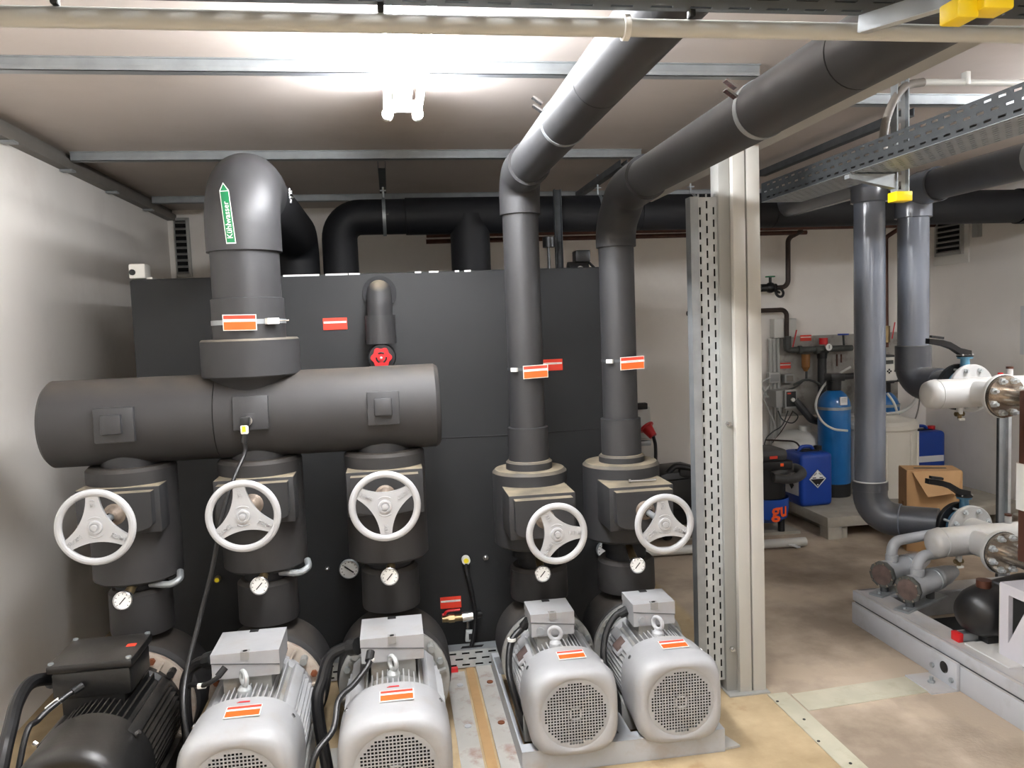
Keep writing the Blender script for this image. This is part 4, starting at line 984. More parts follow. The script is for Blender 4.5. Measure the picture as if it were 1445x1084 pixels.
def canister(c, w_, d_, h_, rot, label, hazard, red=False, extra_label=False):
    t = thing('canister', c, label, 'canister', 'blue plastic chemical canisters')
    c = V(c); R = Matrix.Rotation(rot, 3, 'Z'); u = R @ UX; f = R @ -UY
    bm = bmesh.new(); bmesh.ops.create_cube(bm, size=1); bmesh.ops.scale(bm, vec=(w_, d_, h_), verts=bm.verts)
    bmesh.ops.bevel(bm, geom=bm.edges[:], offset=.035, segments=4, affect='EDGES', profile=.5)
    mb = MB().add([c + UZ * h_ / 2 + R @ v.co for v in bm.verts], [[v.index for v in q.verts] for q in bm.faces]); bm.free()
    b = mb.build('canister_body', 'blue_can', t, sharp=60)
    MB().box(c + UZ * (h_ + .0) , (w_ * .55, d_ * .34, .012), R).build('handle_recess', 'ink', t)
    MB().tube(curve([c + UZ * (h_ - .01) - u * w_ * .3, c + UZ * (h_ + .028) - u * w_ * .18, c + UZ * (h_ + .028) + u * w_ * .1, c + UZ * (h_ - .01) + u * w_ * .2], 5), .014, 10).build('handle', 'blue_can', t)
    p = c + UZ * h_ + u * w_ * .33; MB().cyl(p - UZ * .02, p + UZ * .03, .030, n=18).build('screw_cap', 'red_handle' if red else 'ink', t)
    if hazard:
        o = c + f * (d_ / 2 + .001) + UZ * h_ * .52 + u * .0; s = .072
        d = MB().prism([(0, -s), (s, 0), (0, s), (-s, 0)], o, u, UZ, f * .001).build('hazard_label', 'ink', t)
        s2 = s * .96; MB().prism([(0, -s2), (s2, 0), (0, s2), (-s2, 0)], o + f * .0012, u, UZ, f * .0006).build('white_border', 'paper', d)
        s3 = s * .80; MB().prism([(-s3, 0), (0, -s3), (s3, 0)], o + f * .002, u, UZ, f * .0006).build('black_half', 'ink', d)
        s4 = s * .80; MB().prism([(-s4, 0.004), (s4, .004), (0, s4)], o + f * .002, u, UZ, f * .0004).build('pictogram_field', 'dial', d)
        for k, sg in enumerate((-1, 1)):
            MB().bar(o + f * .003 + u * sg * .03 + UZ * .028, o + f * .003 + u * (sg * .008) + UZ * .044, .010, .001, up=f).build('test_tube', 'box_grey', d)
            MB().bar(o + f * .003 + u * (sg * .028 - .014) + UZ * .009, o + f * .003 + u * (sg * .028 + .014) + UZ * .009, .007, .001, up=f).build('corroded_object', 'ink', d)
        MB().bar(o + f * .0032 - UZ * s * .52, o + f * .0032 - UZ * s * .66, .010, .001, up=f).build('class_mark', 'paper', d)
    if extra_label:
        o = c - u * (w_ / 2 + .001) + UZ * h_ * .45; v = -f
        l = MB().prism([(-d_ * .36, -.10), (d_ * .36, -.10), (d_ * .36, .10), (-d_ * .36, .10)], o, -v, UZ, -u * .001).build('side_label', 'paper', t)
        for k in range(4): MB().box(o - u * .0015 + UZ * (.085 - .02 * k), (.001, d_ * .5, .006), R).build('print_line', 'box_grey', l)
        MB().box(o - u * .0015 - UZ * .03, (.001, .05, .05), R @ Matrix.Rotation(.785, 3, 'X')).build('symbol', 'ink', l)
    return t
cc = at(1157, 715, Z=PL); 
canister((cc.x - .02, cc.y + .14, PL), .26, .27, .40, .04, 'blue chemical canister with diamond hazard label on the grey platform', True, extra_label=True)
cc2 = at(1305, 655, Y=6.0)
c2 = canister((cc2.x + .0, 6.05, PL), .29, .24, .42, .0, 'blue canister with red cap half hidden behind the cardboard box', False, red=True)
MB().box((cc2.x, 5.928, at(1305, 648, Y=5.93).z), (.24, .002, .05)).build('front_label', 'paper', c2)

# blue pressure vessels and brine container
def vessel(x, y, r, z0, ztop, label, head=True):
    t = thing('pressure_vessel', (x, y, PL), label, 'pressure vessel', 'blue softener vessels')
    MB().cyl((x, y, PL), (x, y, z0 + .05), r * .96, n=32).build('base', 'ink', t)
    prof = [(r * .8, 0), (r, .04), (r, ztop - z0 - .16)] + [(r * math.cos(a * PI / 2 / 8) if a < 8 else .02, ztop - z0 - .16 + .14 * math.sin(a * PI / 2 / 8)) for a in range(1, 9)] + [(0, ztop - z0 - .02)]
    MB().lathe((x, y, z0), UZ, prof, 40).build('shell', 'blue_vessel', t, sharp=50)
    MB().cyl((x, y, ztop - .03), (x, y, ztop + .05), .055, n=20).build('neck', 'rubber', t)
    MB().span((x - .05, y - .05, ztop + .04), (x + .07, y + .06, ztop + .10), .01).build('control_head', 'rubber', t)
    MB().cyl((x + .05, y, ztop + .07), (x + .22, y, ztop + .075), .026, n=14).build('head_pipe', 'rubber', t)
    MB().band((x, y, at(1177, 578, Y=y - r).z), UZ, r + .001, .022, .003).build('tension_band', 'galv', t)
    return t
by_ = 5.74; b0 = at(1177, 600, Y=by_)
v1 = vessel(b0.x, by_, .122, at(1177, 690, Y=by_ - .1).z, at(1177, 545, Y=by_).z, 'blue pressure vessel with black head and white label behind the canister')
lz = at(1189, 566, Y=by_ - .12); l_ = MB().box((b0.x + .008, by_ - .121, lz.z), (.06, .008, .062)).build('label', 'paper', v1)
for k in range(3): MB().box((b0.x + .008, by_ - .1253, lz.z + .018 - .012 * k), (.04, .0006, .004)).build('print_line', 'box_grey', l_)
vessel(at(1247, 600, Y=6.0).x, 6.0, .12, .30, at(1247, 548, Y=6.0).z, 'blue pressure vessel mostly hidden behind the first grey plastic pipe')
ct = thing('softener_controller', at(1250, 520, Y=5.9), 'white softener control unit with display and keys', 'controller')
c = at(1248, 521, Y=5.85)
MB().box(c + V((.0, .06, 0)), (.24, .11, .22), None, .02).build('housing', 'rubber_grey', ct)
MB().box(c + V((.01, 0, 0)), (.21, .02, .19), None, .012).build('front', 'white_plastic', ct)
MB().box(c + V((.035, -.011, .055)), (.07, .002, .03)).build('display', 'grime_pipe', ct)
for dx, dz in ((.02, -.005), (.02, -.03), (.006, -.018), (.034, -.018), (.07, -.018)): MB().box(c + V((dx + .015, -.011, dz)), (.012, .003, .014)).build('key', 'ink', ct)
MB().cyl(c + V((0, .06, -.11)), c + V((0, .08, -.22)), .04, n=16).build('manifold', 'rubber', ct)
hose([at(1250, 585, Y=5.7), at(1275, 580, Y=5.75), at(1292, 565, Y=5.85), at(1300, 545, Y=6.0)], .014, 'conduit', 'thick grey hose curving behind the upper plastic elbow')
hose([at(1284, 600, Y=5.85), at(1292, 590, Y=5.9), at(1297, 570, Y=6.0), at(1298, 550, Y=6.1)], .006, 'conduit_dark', 'thin wire hanging right of the brine container')
hose([at(1252, 555, Y=5.8), at(1262, 570, Y=5.78), at(1268, 590, Y=5.76)], .010, 'white_plastic', 'short white hose above the brine container')
bt = thing('brine_container', at(1242, 700, Z=PL), 'tall off-white round brine container with flat lid', 'container')
bc = at(1242, 650, Y=5.72); br = .262; bz1 = at(1242, 592, Y=5.5).z
MB().lathe((bc.x, 5.72, PL), UZ, [(0, 0), (br * .95, 0), (br * .97, .02), (br, bz1 - PL - .09)], 40).build('drum', 'brine', bt)
MB().lathe((bc.x, 5.72, bz1 - .10), UZ, [(br + .004, 0), (br + .012, .012), (br + .012, .045), (br - .01, .07), (br - .05, .078), (br * .6, .09), (br * .5, .11), (0, .112)], 40).build('lid', 'brine', bt)
for a in (-2.0, -1.2, -.6): MB().cyl((bc.x + br * math.cos(a), 5.72 + br * math.sin(a), PL + .02), (bc.x + br * math.cos(a), 5.72 + br * math.sin(a), bz1 - .12), .012, n=8).build('rib', 'brine', bt)
wt = thing('dosing_tank', (at(1128, 620, Y=6.0).x, 6.0, PL), 'white domed plastic tank behind the blue canister', 'tank')
wx = at(1128, 620, Y=6.0).x
MB().lathe((wx, 6.0, PL), UZ, [(0, 0), (.21, 0), (.22, .03), (.22, .34), (.20, .41), (.15, .46), (.10, .48), (0, .485)], 36).build('tank_body', 'white_plastic', wt, sharp=50)
MB().cyl((wx + .05, 6.0, .62), (wx + .05, 6.0, .68), .05, n=18).build('tank_neck', 'white_plastic', wt)
line('drain_pipe', [at(1122, 565, Y=5.95), at(1145, 592, Y=5.9), at(1160, 596, Y=5.95)], .03, .03, 'rubber_grey', 'dark grey pipe slanting between the dosing pump and the blue vessel')
line('drain_pipe', [at(1160, 545, Y=6.2), at(1160, 600, Y=6.2)], .03, .034, 'rubber_grey', 'dark vertical pipe below the filter line')

# cardboard box
cb = thing('cardboard_box', at(1300, 760, Z=0), 'brown cardboard box with a loose flap behind the lower plastic elbow', 'cardboard box')
q = at(1278, 672, Y=5.0); o = V((q.x, 5.0, 0)); zt2 = at(1278, 665, Y=5.0).z; R = Matrix.Rotation(-.36, 3, 'Z'); u = R @ UX; f = R @ UY
W_, D_ = .33, .20; th = .006
o = at(1280, 663, Y=4.72); o.z = 0; zt2 = at(1280, 666, Y=4.72).z
MB().box(o + u * W_ / 2 + UZ * zt2 / 2, (W_, th, zt2), R).build('front_panel', 'cardboard', cb)
MB().box(o + u * W_ / 2 + f * D_ + UZ * zt2 / 2, (W_, th, zt2), R).build('rear_panel', 'cardboard', cb)
s1 = MB().box(o + f * D_ / 2 + UZ * zt2 / 2, (th, D_, zt2), R).build('side_panel', 'cardboard', cb)
MB().box(o + u * W_ + f * D_ / 2 + UZ * zt2 / 2, (th, D_, zt2), R).build('side_panel', 'cardboard', cb)
MB().box(o + u * W_ / 2 + f * D_ / 2 + UZ * (zt2 + .004), (W_, D_, th), R).build('top_panel', 'cardboard', cb)
MB().box(o + u * W_ / 2 + f * D_ / 2 + UZ * .004, (W_ - .02, D_ - .02, th), R).build('bottom_panel', 'cardboard', cb)
a = o + UZ * zt2 + u * .03; b = o + UZ * (zt2 + .012) + u * W_ * .98; nrm = -f
MB().add([a - f * .004, b - f * .004, b - f * .06 - UZ * .135 - u * .035, a - f * .075 - UZ * .15 + u * .075,
          a - f * .010, b - f * .010, b - f * .066 - UZ * .135 - u * .035, a - f * .081 - UZ * .15 + u * .075],
         [(0, 1, 2, 3), (7, 6, 5, 4), (0, 4, 5, 1), (1, 5, 6, 2), (2, 6, 7, 3), (3, 7, 4, 0)]).build('flap', 'cardboard', cb, smooth=False)
for dz in (.55, .36): MB().box(o - u * .004 + f * D_ * .45 + UZ * zt2 * dz, (.001, .04, .05), R).build('print_mark', 'cardboard_in', s1)
MB().box(o + u * W_ * .5 + f * D_ * .5 + UZ * (zt2 + .0075), (W_ * .6, .03, .001), R).build('print_line', 'ink', cb)

# vacuum cleaner beside the post
vc = thing('vacuum_cleaner', at(1083, 745, Z=0), 'blue and black industrial vacuum cleaner partly hidden by the pale post', 'vacuum cleaner')
vx, vy = at(1080, 700, Y=5.4).x, 5.4
z_ = lambda py: at(1085, py, Y=vy - .1).z
MB().lathe((vx, vy, z_(738)), UZ, [(0, 0), (.11, 0), (.15, .03), (.162, .10), (.162, z_(704) - z_(738))], 36).build('drum', 'vac_blue', vc)
MB().lathe((vx, vy, z_(704)), UZ, [(.14, 0), (.14, z_(662) - z_(704))], 36).build('motor_section', 'ink', vc)
MB().span((vx - .18, vy - .16, z_(662)), (vx + .135, vy + .16, z_(650)), .01).build('head_rim', 'ink', vc)
MB().box((vx - .01, vy, z_(643)), (.26, .26, .09), None, .035).build('head_cover', 'rubber_grey', vc)
MB().box((vx + .05, vy - .161, z_(655)), (.024, .003, .022)).build('switch_mark', 'orange', vc)
MB().box((vx + .0, vy - .135, z_(645)), (.06, .003, .02)).build('badge', 'orange_deep', vc)
tt = text('gu', (0, 0, 0), UX, UY, .145, 'orange', vc, depth=.0, bold=.004)
for q in tt.data.vertices:
    p = q.co + wloc(vc); th_ = (p.x + .035) / .164
    q.co = V((vx + math.sin(th_) * .1645, vy - math.cos(th_) * .1645, z_(719) + p.y)) - wloc(vc)
hp = [at(1090, 672, Y=5.25), at(1118, 660, Y=5.3), at(1132, 668, Y=5.2), at(1118, 676, Y=5.08), at(1092, 675, Y=5.1)]
MB().tube(curve(hp, 8), .032, 16).build('hose', 'rubber_grey', vc)
for sx in (-1, 1): MB().cyl((vx + sx * .09, vy - .06, .02), (vx + sx * .09, vy - .06, z_(738) + .02), .025, n=10).build('foot', 'ink', vc)
# board with a white plastic pipe on the floor
fb = thing('floor_board', at(1095, 762, Z=0), 'flat dusty board on the floor beside the vacuum cleaner', 'board')
k0 = at(1128, 752, Z=0)
MB().prism([(2.0, k0.y + .03), (k0.x, k0.y - .02), (k0.x - .02, k0.y + .42), (2.1, k0.y + .60)], (0, 0, 0), UX, UY, (0, 0, .02)).build('board', 'concrete', fb)
pp = thing('plastic_pipe', at(1100, 770, Z=0), 'loose white plastic pipe lying on the floor behind the post', 'pipe')
MB().cyl((1.0, 5.06, .04), (at(1125, 766, Z=0).x, 4.98, .04), .03, n=16).build('pipe', 'conduit', pp)
MB().prism([(0, 0), (.05, .0), (.06, -.10), (.03, -.11)], at(1108, 768, Z=.03), UX, UY, (0, 0, .004)).build('peeling_label', 'paper', pp)

# wall socket with red industrial plug, and the dark bag left of the post
ps = thing('power_socket', at(905, 598, Y=6.0), 'grey industrial wall socket with red plug right of the second slim pipe', 'socket')
s_ = at(906, 598, Y=6.25)
MB().box(s_ + V((0, .03, 0)), (.14, .12, .26), Matrix.Rotation(-.2, 3, 'X'), .01).build('socket_case', 'conduit', ps)
MB().box(s_ + V((-.02, -.04, .15)), (.10, .06, .05), None, .006).build('top_plug', 'ink', ps)
MB().box(s_ + V((.015, .0, -.16)), (.10, .06, .04), None, .006).build('lower_flap', 'galv_pale', ps)
a = at(912, 603, Y=6.1); b = at(922, 616, Y=6.05)
MB().cyl(a, b, .05, .032, n=16).build('red_plug', 'red_handle', ps)
MB().ring(a, b - a, .055, .012, 18, 8).build('plug_collar', 'red_handle', ps)
MB().tube(curve([b, at(925, 630, Y=6.05), at(925, 655, Y=6.0), at(922, 690, Y=5.9)], 6), .014, 10).build('plug_cable', 'rubber', ps)
bg = thing('pressure_washer', at(950, 740, Z=0), 'black appliance with hose handle in the shade behind the rightmost valve', 'appliance')
g_ = at(958, 700, Y=5.5)
MB().box((g_.x - .03, 5.55, .30), (.42, .36, .42), Matrix.Rotation(.2, 3, 'Z'), .07).build('housing', 'rubber', bg)
MB().box((g_.x - .03, 5.36, .34), (.24, .03, .22), Matrix.Rotation(.2, 3, 'Z'), .02).build('front_cover', 'ink', bg)
MB().tube(curve([at(925, 688, Y=5.4), at(945, 665, Y=5.4), at(957, 658, Y=5.4), at(985, 665, Y=5.4), at(1000, 670, Y=5.4)], 6), .022, 12).build('handle', 'rubber', bg)
MB().box(at(970, 669, Y=5.4), (.14, .05, .06), Matrix.Rotation(.2, 3, 'Y'), .015).build('grip', 'ink', bg)
MB().cyl(at(985, 728, Y=5.3), at(977, 724, Y=5.4), .035, n=16).build('connector', 'conduit_dark', bg)
for sx in (-.15, .12): MB().cyl((g_.x + sx, 5.42, .085), (g_.x + sx + .04, 5.42, .085), .085, n=20).build('wheel', 'ink', bg)

# ventilation grilles
def vent(c, u, w_, h_, label, n=7, frame=True):
    c = V(c); u = V(u).normalized(); nn = u.cross(UZ); R = Matrix((u, nn, UZ)).transposed()
    t = thing('ventilation_grille', c, label, 'vent', 'ventilation grilles')
    if frame: MB().box(c + nn * .006 - UZ * .012, (w_ + .12, .012, h_ + .14), R, .003).build('surround', 'white_plastic', t)
    MB().box(c + nn * .016, (w_, .012, h_), R).build('duct_opening', 'black_gap', t)
    for s in (-1, 1):
        MB().box(c + nn * .024 + u * s * w_ / 2, (.02, .03, h_ + .02), R).build('frame_side', 'louver', t)
        MB().box(c + nn * .024 + UZ * s * h_ / 2, (w_, .03, .02), R).build('frame_bar', 'louver', t)
    for i in range(n):
        MB().box(c + nn * .03 + UZ * (-h_ / 2 + h_ * (i + .5) / n), (w_ - .01, .034, .004), R @ Matrix.Rotation(-.6, 3, 'X')).build('louvre_blade', 'louver', t)
    return t
vcn = at(1343, 333, X=XR); vent(vcn, (0, -1, 0), .30, .30, 'louvred ventilation grille high on the right wall')
vent(at(258, 350, Y=YB), (1, 0, 0), .10, .42, 'dark narrow louvred grille in the back left corner', n=9, frame=False)
wb = at(1382, 322, X=XR)
tag(MB().box((XR - .02, wb.y, wb.z), (.04, .07, .14), None, .006).build('wall_box', 'box_grey', loc=(XR, wb.y, wb.z)), 'small grey box on the right wall beside the grille', 'wall box')
pz = at(1443, 470, X=XR)
pa = thing('wall_notice', (XR, pz.y, pz.z), 'sheet of paper taped to the right wall at the picture edge', 'paper')
MB().span((XR - .003, pz.y - .21, pz.z - .16), (XR - .001, pz.y + .02, pz.z + .20)).build('sheet', 'paper', pa)
for k in range(3): MB().span((XR - .0036, pz.y - .19, pz.z - .13 + .03 * k), (XR - .003, pz.y - .02, pz.z - .124 + .03 * k)).build('print_line', 'box_grey', pa)

# ================================================================== grey plastic risers
AX, AY, AZ = 2.573, 4.0, .452
BX_, BYY, BZ_ = 2.832, 4.0, 1.187
PR = .080
pa_ = thing('plastic_riser', (AX, AY, AZ), 'dark grey plastic riser with a low elbow, the left of two', 'pipe', 'grey plastic risers')
MB().cyl((AX, AY, AZ + .20), (AX, AY, 2.20), PR, n=40).build('riser', 'pvc', pa_)
MB().lathe((AX, AY, AZ + .155), UZ, [(PR, 0), (PR + .012, .004), (PR + .012, .05), (PR + .002, .054)], 40).build('elbow_socket', 'pvc_dark', pa_)
MB().ring((AX, AY, AZ + .208), UZ, PR + .004, .004, 40, 6).build('glue_bead', 'pipe_white', pa_)
dA = V((.29, -.30, .012)).normalized()
MB().tube(fillet([(AX, AY, AZ + .16), (AX, AY, AZ), V((AX, AY, AZ)) + dA * .155], .13, 12), PR + .009, 40).build('elbow', 'pvc_dark', pa_)
MB().cyl(V((AX, AY, AZ)) + dA * .15, V((AX, AY, AZ)) + dA * .34, PR - .001, n=40).build('outlet_pipe', 'pvc_dark', pa_)
MB().ring(V((AX, AY, AZ)) + dA * .157, dA, PR + .004, .005, 40, 6).build('glue_bead', 'pvc', pa_)
MB().lathe((AX, AY, 2.17), UZ, [(PR, 0), (PR + .014, .004), (PR + .014, .075)], 40).build('top_socket', 'pvc', pa_)
MB().tube(fillet([(AX, AY, 2.20), (AX, AY, 2.30), (AX, BY - .05, 2.30)], .09, 8), PR + .006, 36).build('top_elbow', 'pvc', pa_)
pb_ = thing('plastic_riser', (BX_, BYY, BZ_), 'dark grey plastic riser with a chest-high elbow, the right of two', 'pipe', 'grey plastic risers')
MB().cyl((BX_, BYY, BZ_ + .20), (BX_, BYY, 2.12), PR, n=40).build('riser', 'pvc', pb_)
MB().lathe((BX_, BYY, BZ_ + .07), UZ, [(PR, 0), (PR + .012, .004), (PR + .012, .135), (PR + .002, .139)], 40).build('elbow_socket', 'pvc_dark', pb_)
MB().tube(fillet([(BX_, BYY, BZ_ + .14), (BX_, BYY, BZ_), (BX_ + .035, BYY - .17, BZ_)], .10, 12), PR + .010, 40).build('elbow', 'pvc_dark', pb_)
MB().cyl((BX_ + .03, BYY - .16, BZ_), (BX_ + .055, BYY - .28, BZ_), PR - .001, n=40).build('outlet_pipe', 'pvc_dark', pb_)
MB().lathe((BX_, BYY, 2.085), UZ, [(PR, 0), (PR + .014, .003), (PR + .014, .09)], 40).build('top_socket', 'pvc', pb_)
MB().tube(fillet([(BX_, BYY, 2.16), (BX_, BYY, 2.235), (BX_, BYY - .20, 2.235)], .10, 10), PR + .010, 40).build('top_elbow', 'pvc', pb_)
MB().cyl((BX_, BYY - .18, 2.235), (BX_, .4, 2.235), PR, n=40).build('overhead_run', 'pvc_dark', pb_)
MB().ring((BX_, BYY - .20, 2.235), UY, PR + .006, .005, 40, 6).build('glue_bead', 'pvc_dark', pb_)
MB().band((BX_, 3.15, 2.235), UY, PR + .001, .03, .004).build('pipe_clip', 'galv', pb_)
MB().band((BX_, 3.10, 2.235), UY, PR + .001, .03, .003).build('red_band', 'red_handle', pb_)

# ================================================================== machine frame on the right
sk = thing('machine_frame', (3.2, 2.6, 0), 'light grey welded steel machine frame on the floor at the right', 'frame')
SY = 3.69
MB().span((2.27, .6, .0), (2.295, SY, .108), .004).build('lower_side', 'skid_grey', sk)
MB().span((2.283, .6, .108), (2.30, SY - .01, .118)).build('groove', 'galv_dark', sk)
MB().span((2.274, .6, .118), (2.295, SY, .170), .004).build('upper_side', 'skid_grey', sk)
MB().span((2.295, .6, .158), (2.40, SY, .170)).build('top_flange', 'skid_grey', sk)
MB().span((2.295, SY - .02, .0), (4.2, SY, .17), .004).build('end_beam', 'skid_grey', sk)
MB().span((2.40, SY - .12, .158), (4.2, SY - .02, .17)).build('end_flange', 'skid_grey', sk)
MB().span((2.40, .6, .012), (4.2, SY - .1, .02)).build('bottom_tray', 'black_gap', sk)
MB().span((2.385, .6, .02), (2.40, SY - .1, .158)).build('inner_web', 'galv_dark', sk)
for y in (3.02, 2.62): MB().span((2.40, y, .150), (4.2, y + .09, .168)).build('cross_member', 'skid_grey', sk)
MB().prism([(2.62, 3.32), (2.95, 3.20), (2.95, 3.08), (2.70, 3.15)], (0, 0, .10), UX, UY, (0, 0, .03)).build('brace_plate', 'skid_grey', sk)
bk = MB().span((2.252, 2.90, .0), (2.27, 3.075, .12), .003).build('floor_bracket', 'skid_grey', sk)
MB().span((2.14, 2.90, .0), (2.262, 3.075, .008)).build('bracket_foot', 'skid_grey', bk)
MB().cyl((2.2515, 2.975, .075), (2.2505, 2.975, .075), .025, n=24).build('bracket_hole', 'ink', bk)
bolts_at('bracket_bolt', [(2.252, 3.045, .055), (2.252, 2.925, .04)], -UX, .011, .010, 'galv', bk)
MB().cyl((2.20, 2.985, .008), (2.20, 2.985, .035), .008, n=8).cyl((2.20, 2.985, .008), (2.20, 2.985, .018), .014, n=6).build('anchor_bolt', 'galv', bk)
rp_ = thing('red_capped_rail', (2.5, 3.0, .17), 'short slotted steel rail with red end cap lying on the machine frame', 'rail')
MB().span((2.345, 2.985, .170), (2.80, 2.987, .205)).span((2.345, 3.023, .170), (2.80, 3.025, .205)).span((2.345, 2.985, .170), (2.80, 3.025, .173)).build('rail', 'galv', rp_)
MB().span((2.325, 2.981, .170), (2.348, 3.029, .208), .002).build('end_cap', 'red_handle', rp_)
pl_ = thing('mounting_sheet', (2.55, 2.85, .17), 'scratched white mounting sheet with square opening on the machine frame', 'sheet')
MB().span((2.34, 2.86, .170), (2.85, 2.965, .176)).build('rear_strip', 'pipe_white', pl_)
MB().span((2.34, 2.72, .170), (2.85, 2.79, .176)).build('front_strip', 'pipe_white', pl_)
MB().span((2.34, 2.79, .170), (2.52, 2.86, .176)).build('left_strip', 'pipe_white', pl_)
MB().span((2.62, 2.79, .170), (2.85, 2.86, .176)).build('right_strip', 'pipe_white', pl_)

# two grey horizontal vessels with sight glasses
def sight_vessel(px, py, Y, r, L, label, piped):
    c = at(px, py, Y=Y); d = V((.90, .43, 0)).normalized(); s = V((-.43, .90, 0))
    t = thing('sight_glass_vessel', (c.x, c.y, .176), label, 'vessel', 'grey vessels with sight glass ends')
    MB().lathe(c, d, [(r * .92, .012), (r * .92, .05), (r * .80, .055), (r * .80, L * .55), (r * .85, L * .56), (r * .85, L * .62), (r * .8, L * .63), (r * .72, L * .8), (r * .45, L), (0, L * 1.02)], 36).build('shell', 'vessel_grey', t, sharp=40)
    f = MB().lathe(c, d, [(r * .75, -.004), (r, -.004), (r, .010), (r * .9, .012)], 10).build('end_flange', 'grime_pipe', t)
    MB().cyl(c - d * .003, c - d * .006, r * .78, n=10).build('sight_glass', 'glass_dark', f)
    up = UZ; pts = [c - d * .004 + s * r * .86 * math.cos(a) + up * r * .86 * math.sin(a) for a in [2 * PI * i / 8 + .2 for i in range(8)]]
    bolts_at('flange_bolt', pts, -d, .0055, .008, 'chrome', f)
    MB().lathe(c + d * L * .5, d, [(r * .82, 0), (r * .88, .002), (r * .88, .018), (r * .82, .02)], 36).build('strap', 'galv', t)
    b = MB().box(V((c.x, c.y, .176)) + d * .12 - s * 0, (.36, .07, .010), Matrix((d, s, UZ)).transposed()).build('base_bar', 'galv', t)
    for k in (0.02, .2): MB().cyl(V((c.x, c.y, .18)) + d * k, c + d * k - UZ * r * .6, .02, n=10).build('saddle', 'galv_dark', t)
    MB().cyl(V((c.x, c.y, .181)) - d * .03, V((c.x, c.y, .190)) - d * .03, .01, n=6).build('base_bolt', 'galv', t)
    a = c + d * .085
    MB().tube(fillet([a + UZ * r * .6, a + UZ * (r + piped), a + UZ * (r + piped) + V((.5, .12, 0))], .055, 8), .0265, 20).build('riser_elbow', 'vessel_grey', t)
    MB().lathe(a + UZ * r * .75, UZ, [(.027, 0), (.031, .002), (.031, .035), (.027, .037)], 20).build('riser_socket', 'vessel_grey', t)
    return t
sight_vessel(1245, 811, 3.60, .068, .40, 'grey vessel with octagonal sight glass, farther from the camera', .085)
sight_vessel(1281, 832, 3.38, .066, .42, 'grey vessel with octagonal sight glass, nearer to the camera', .075)
bm_ = thing('black_pump', (2.75, 3.0, .176), 'black rounded pump body between the vessels and the pale cabinet', 'pump')
c = at(1388, 862, Y=2.98); d = V((.96, .28, 0)).normalized()
MB().lathe(c - d * .10, d, [(0, 0), (.05, .006), (.085, .025), (.105, .07), (.112, .12), (.112, .40), (0, .40)], 40).build('pump_body', 'rubber', bm_, sharp=70)
MB().lathe(c + d * .06, d, [(.112, 0), (.118, .004), (.118, .02), (.112, .024)], 40).build('clamp_ring', 'rubber', bm_)
MB().span((c.x - .02, c.y - .05, .176), (c.x + .12, c.y + .07, c.z - .08)).build('pump_foot', 'cast_black', bm_)
MB().cyl(c + V((.0, 0, .09)), c + V((0, 0, .135)), .03, n=16).build('top_stub', 'copper', bm_)

# pale cabinet with slanted window
cbn = thing('control_cabinet', (2.65, 2.3, .17), 'pale sheet metal cabinet with slanted dark window at the right edge', 'cabinet')
cx0, y1_, y0_, z0_, z1_ = 2.40, 2.84, 1.5, .172, .470
MB().span((cx0 + .02, y0_, z0_), (2.95, y1_, z1_ - .001)).build('inner_body', 'black_gap', cbn)
wy0, wy1, wz0, wz1 = 2.795, 2.69, .235, .435
MB().span((cx0, wy0, z0_), (cx0 + .02, y1_, z1_)).build('side_strip', 'cabinet', cbn)
MB().span((cx0, y0_, wz1), (cx0 + .02, wy0, z1_)).build('top_strip', 'cabinet', cbn)
MB().prism([(wy0, z0_), (wy0, wz0), (wy1, wz1), (y0_, wz1), (y0_, z0_)], (cx0, 0, 0), UY, UZ, (.02, 0, 0)).build('side_panel', 'cabinet', cbn)
MB().span((cx0, y0_, z1_), (2.95, y1_, z1_ + .006)).build('top', 'cabinet', cbn)
MB().span((cx0, y1_, z0_), (2.95, y1_ + .004, z1_)).build('rear_panel', 'post_white', cbn)

# brown plate heat exchanger
hx = thing('plate_heat_exchanger', (2.85, 2.6, .17), 'brown plate heat exchanger with white sign at the right picture edge', 'heat exchanger')
MB().span((2.615, 2.15, .50), (2.99, 3.0, 1.235), .006).build('frame_plate', 'plate_brown', hx)
for z in (.56, 1.18): MB().span((2.66, 2.16, z - .02), (2.95, 2.14, z + .02)).build('tie_bar', 'steel_bare', hx)
MB().span((2.609, 2.3, .725), (2.616, 3.003, .925)).build('white_sign', 'dial', hx)
MB().span((2.64, 2.20, .476), (2.96, 2.26, .50)).span((2.64, 2.9, .476), (2.96, 2.96, .50)).build('stand', 'plate_brown', hx)

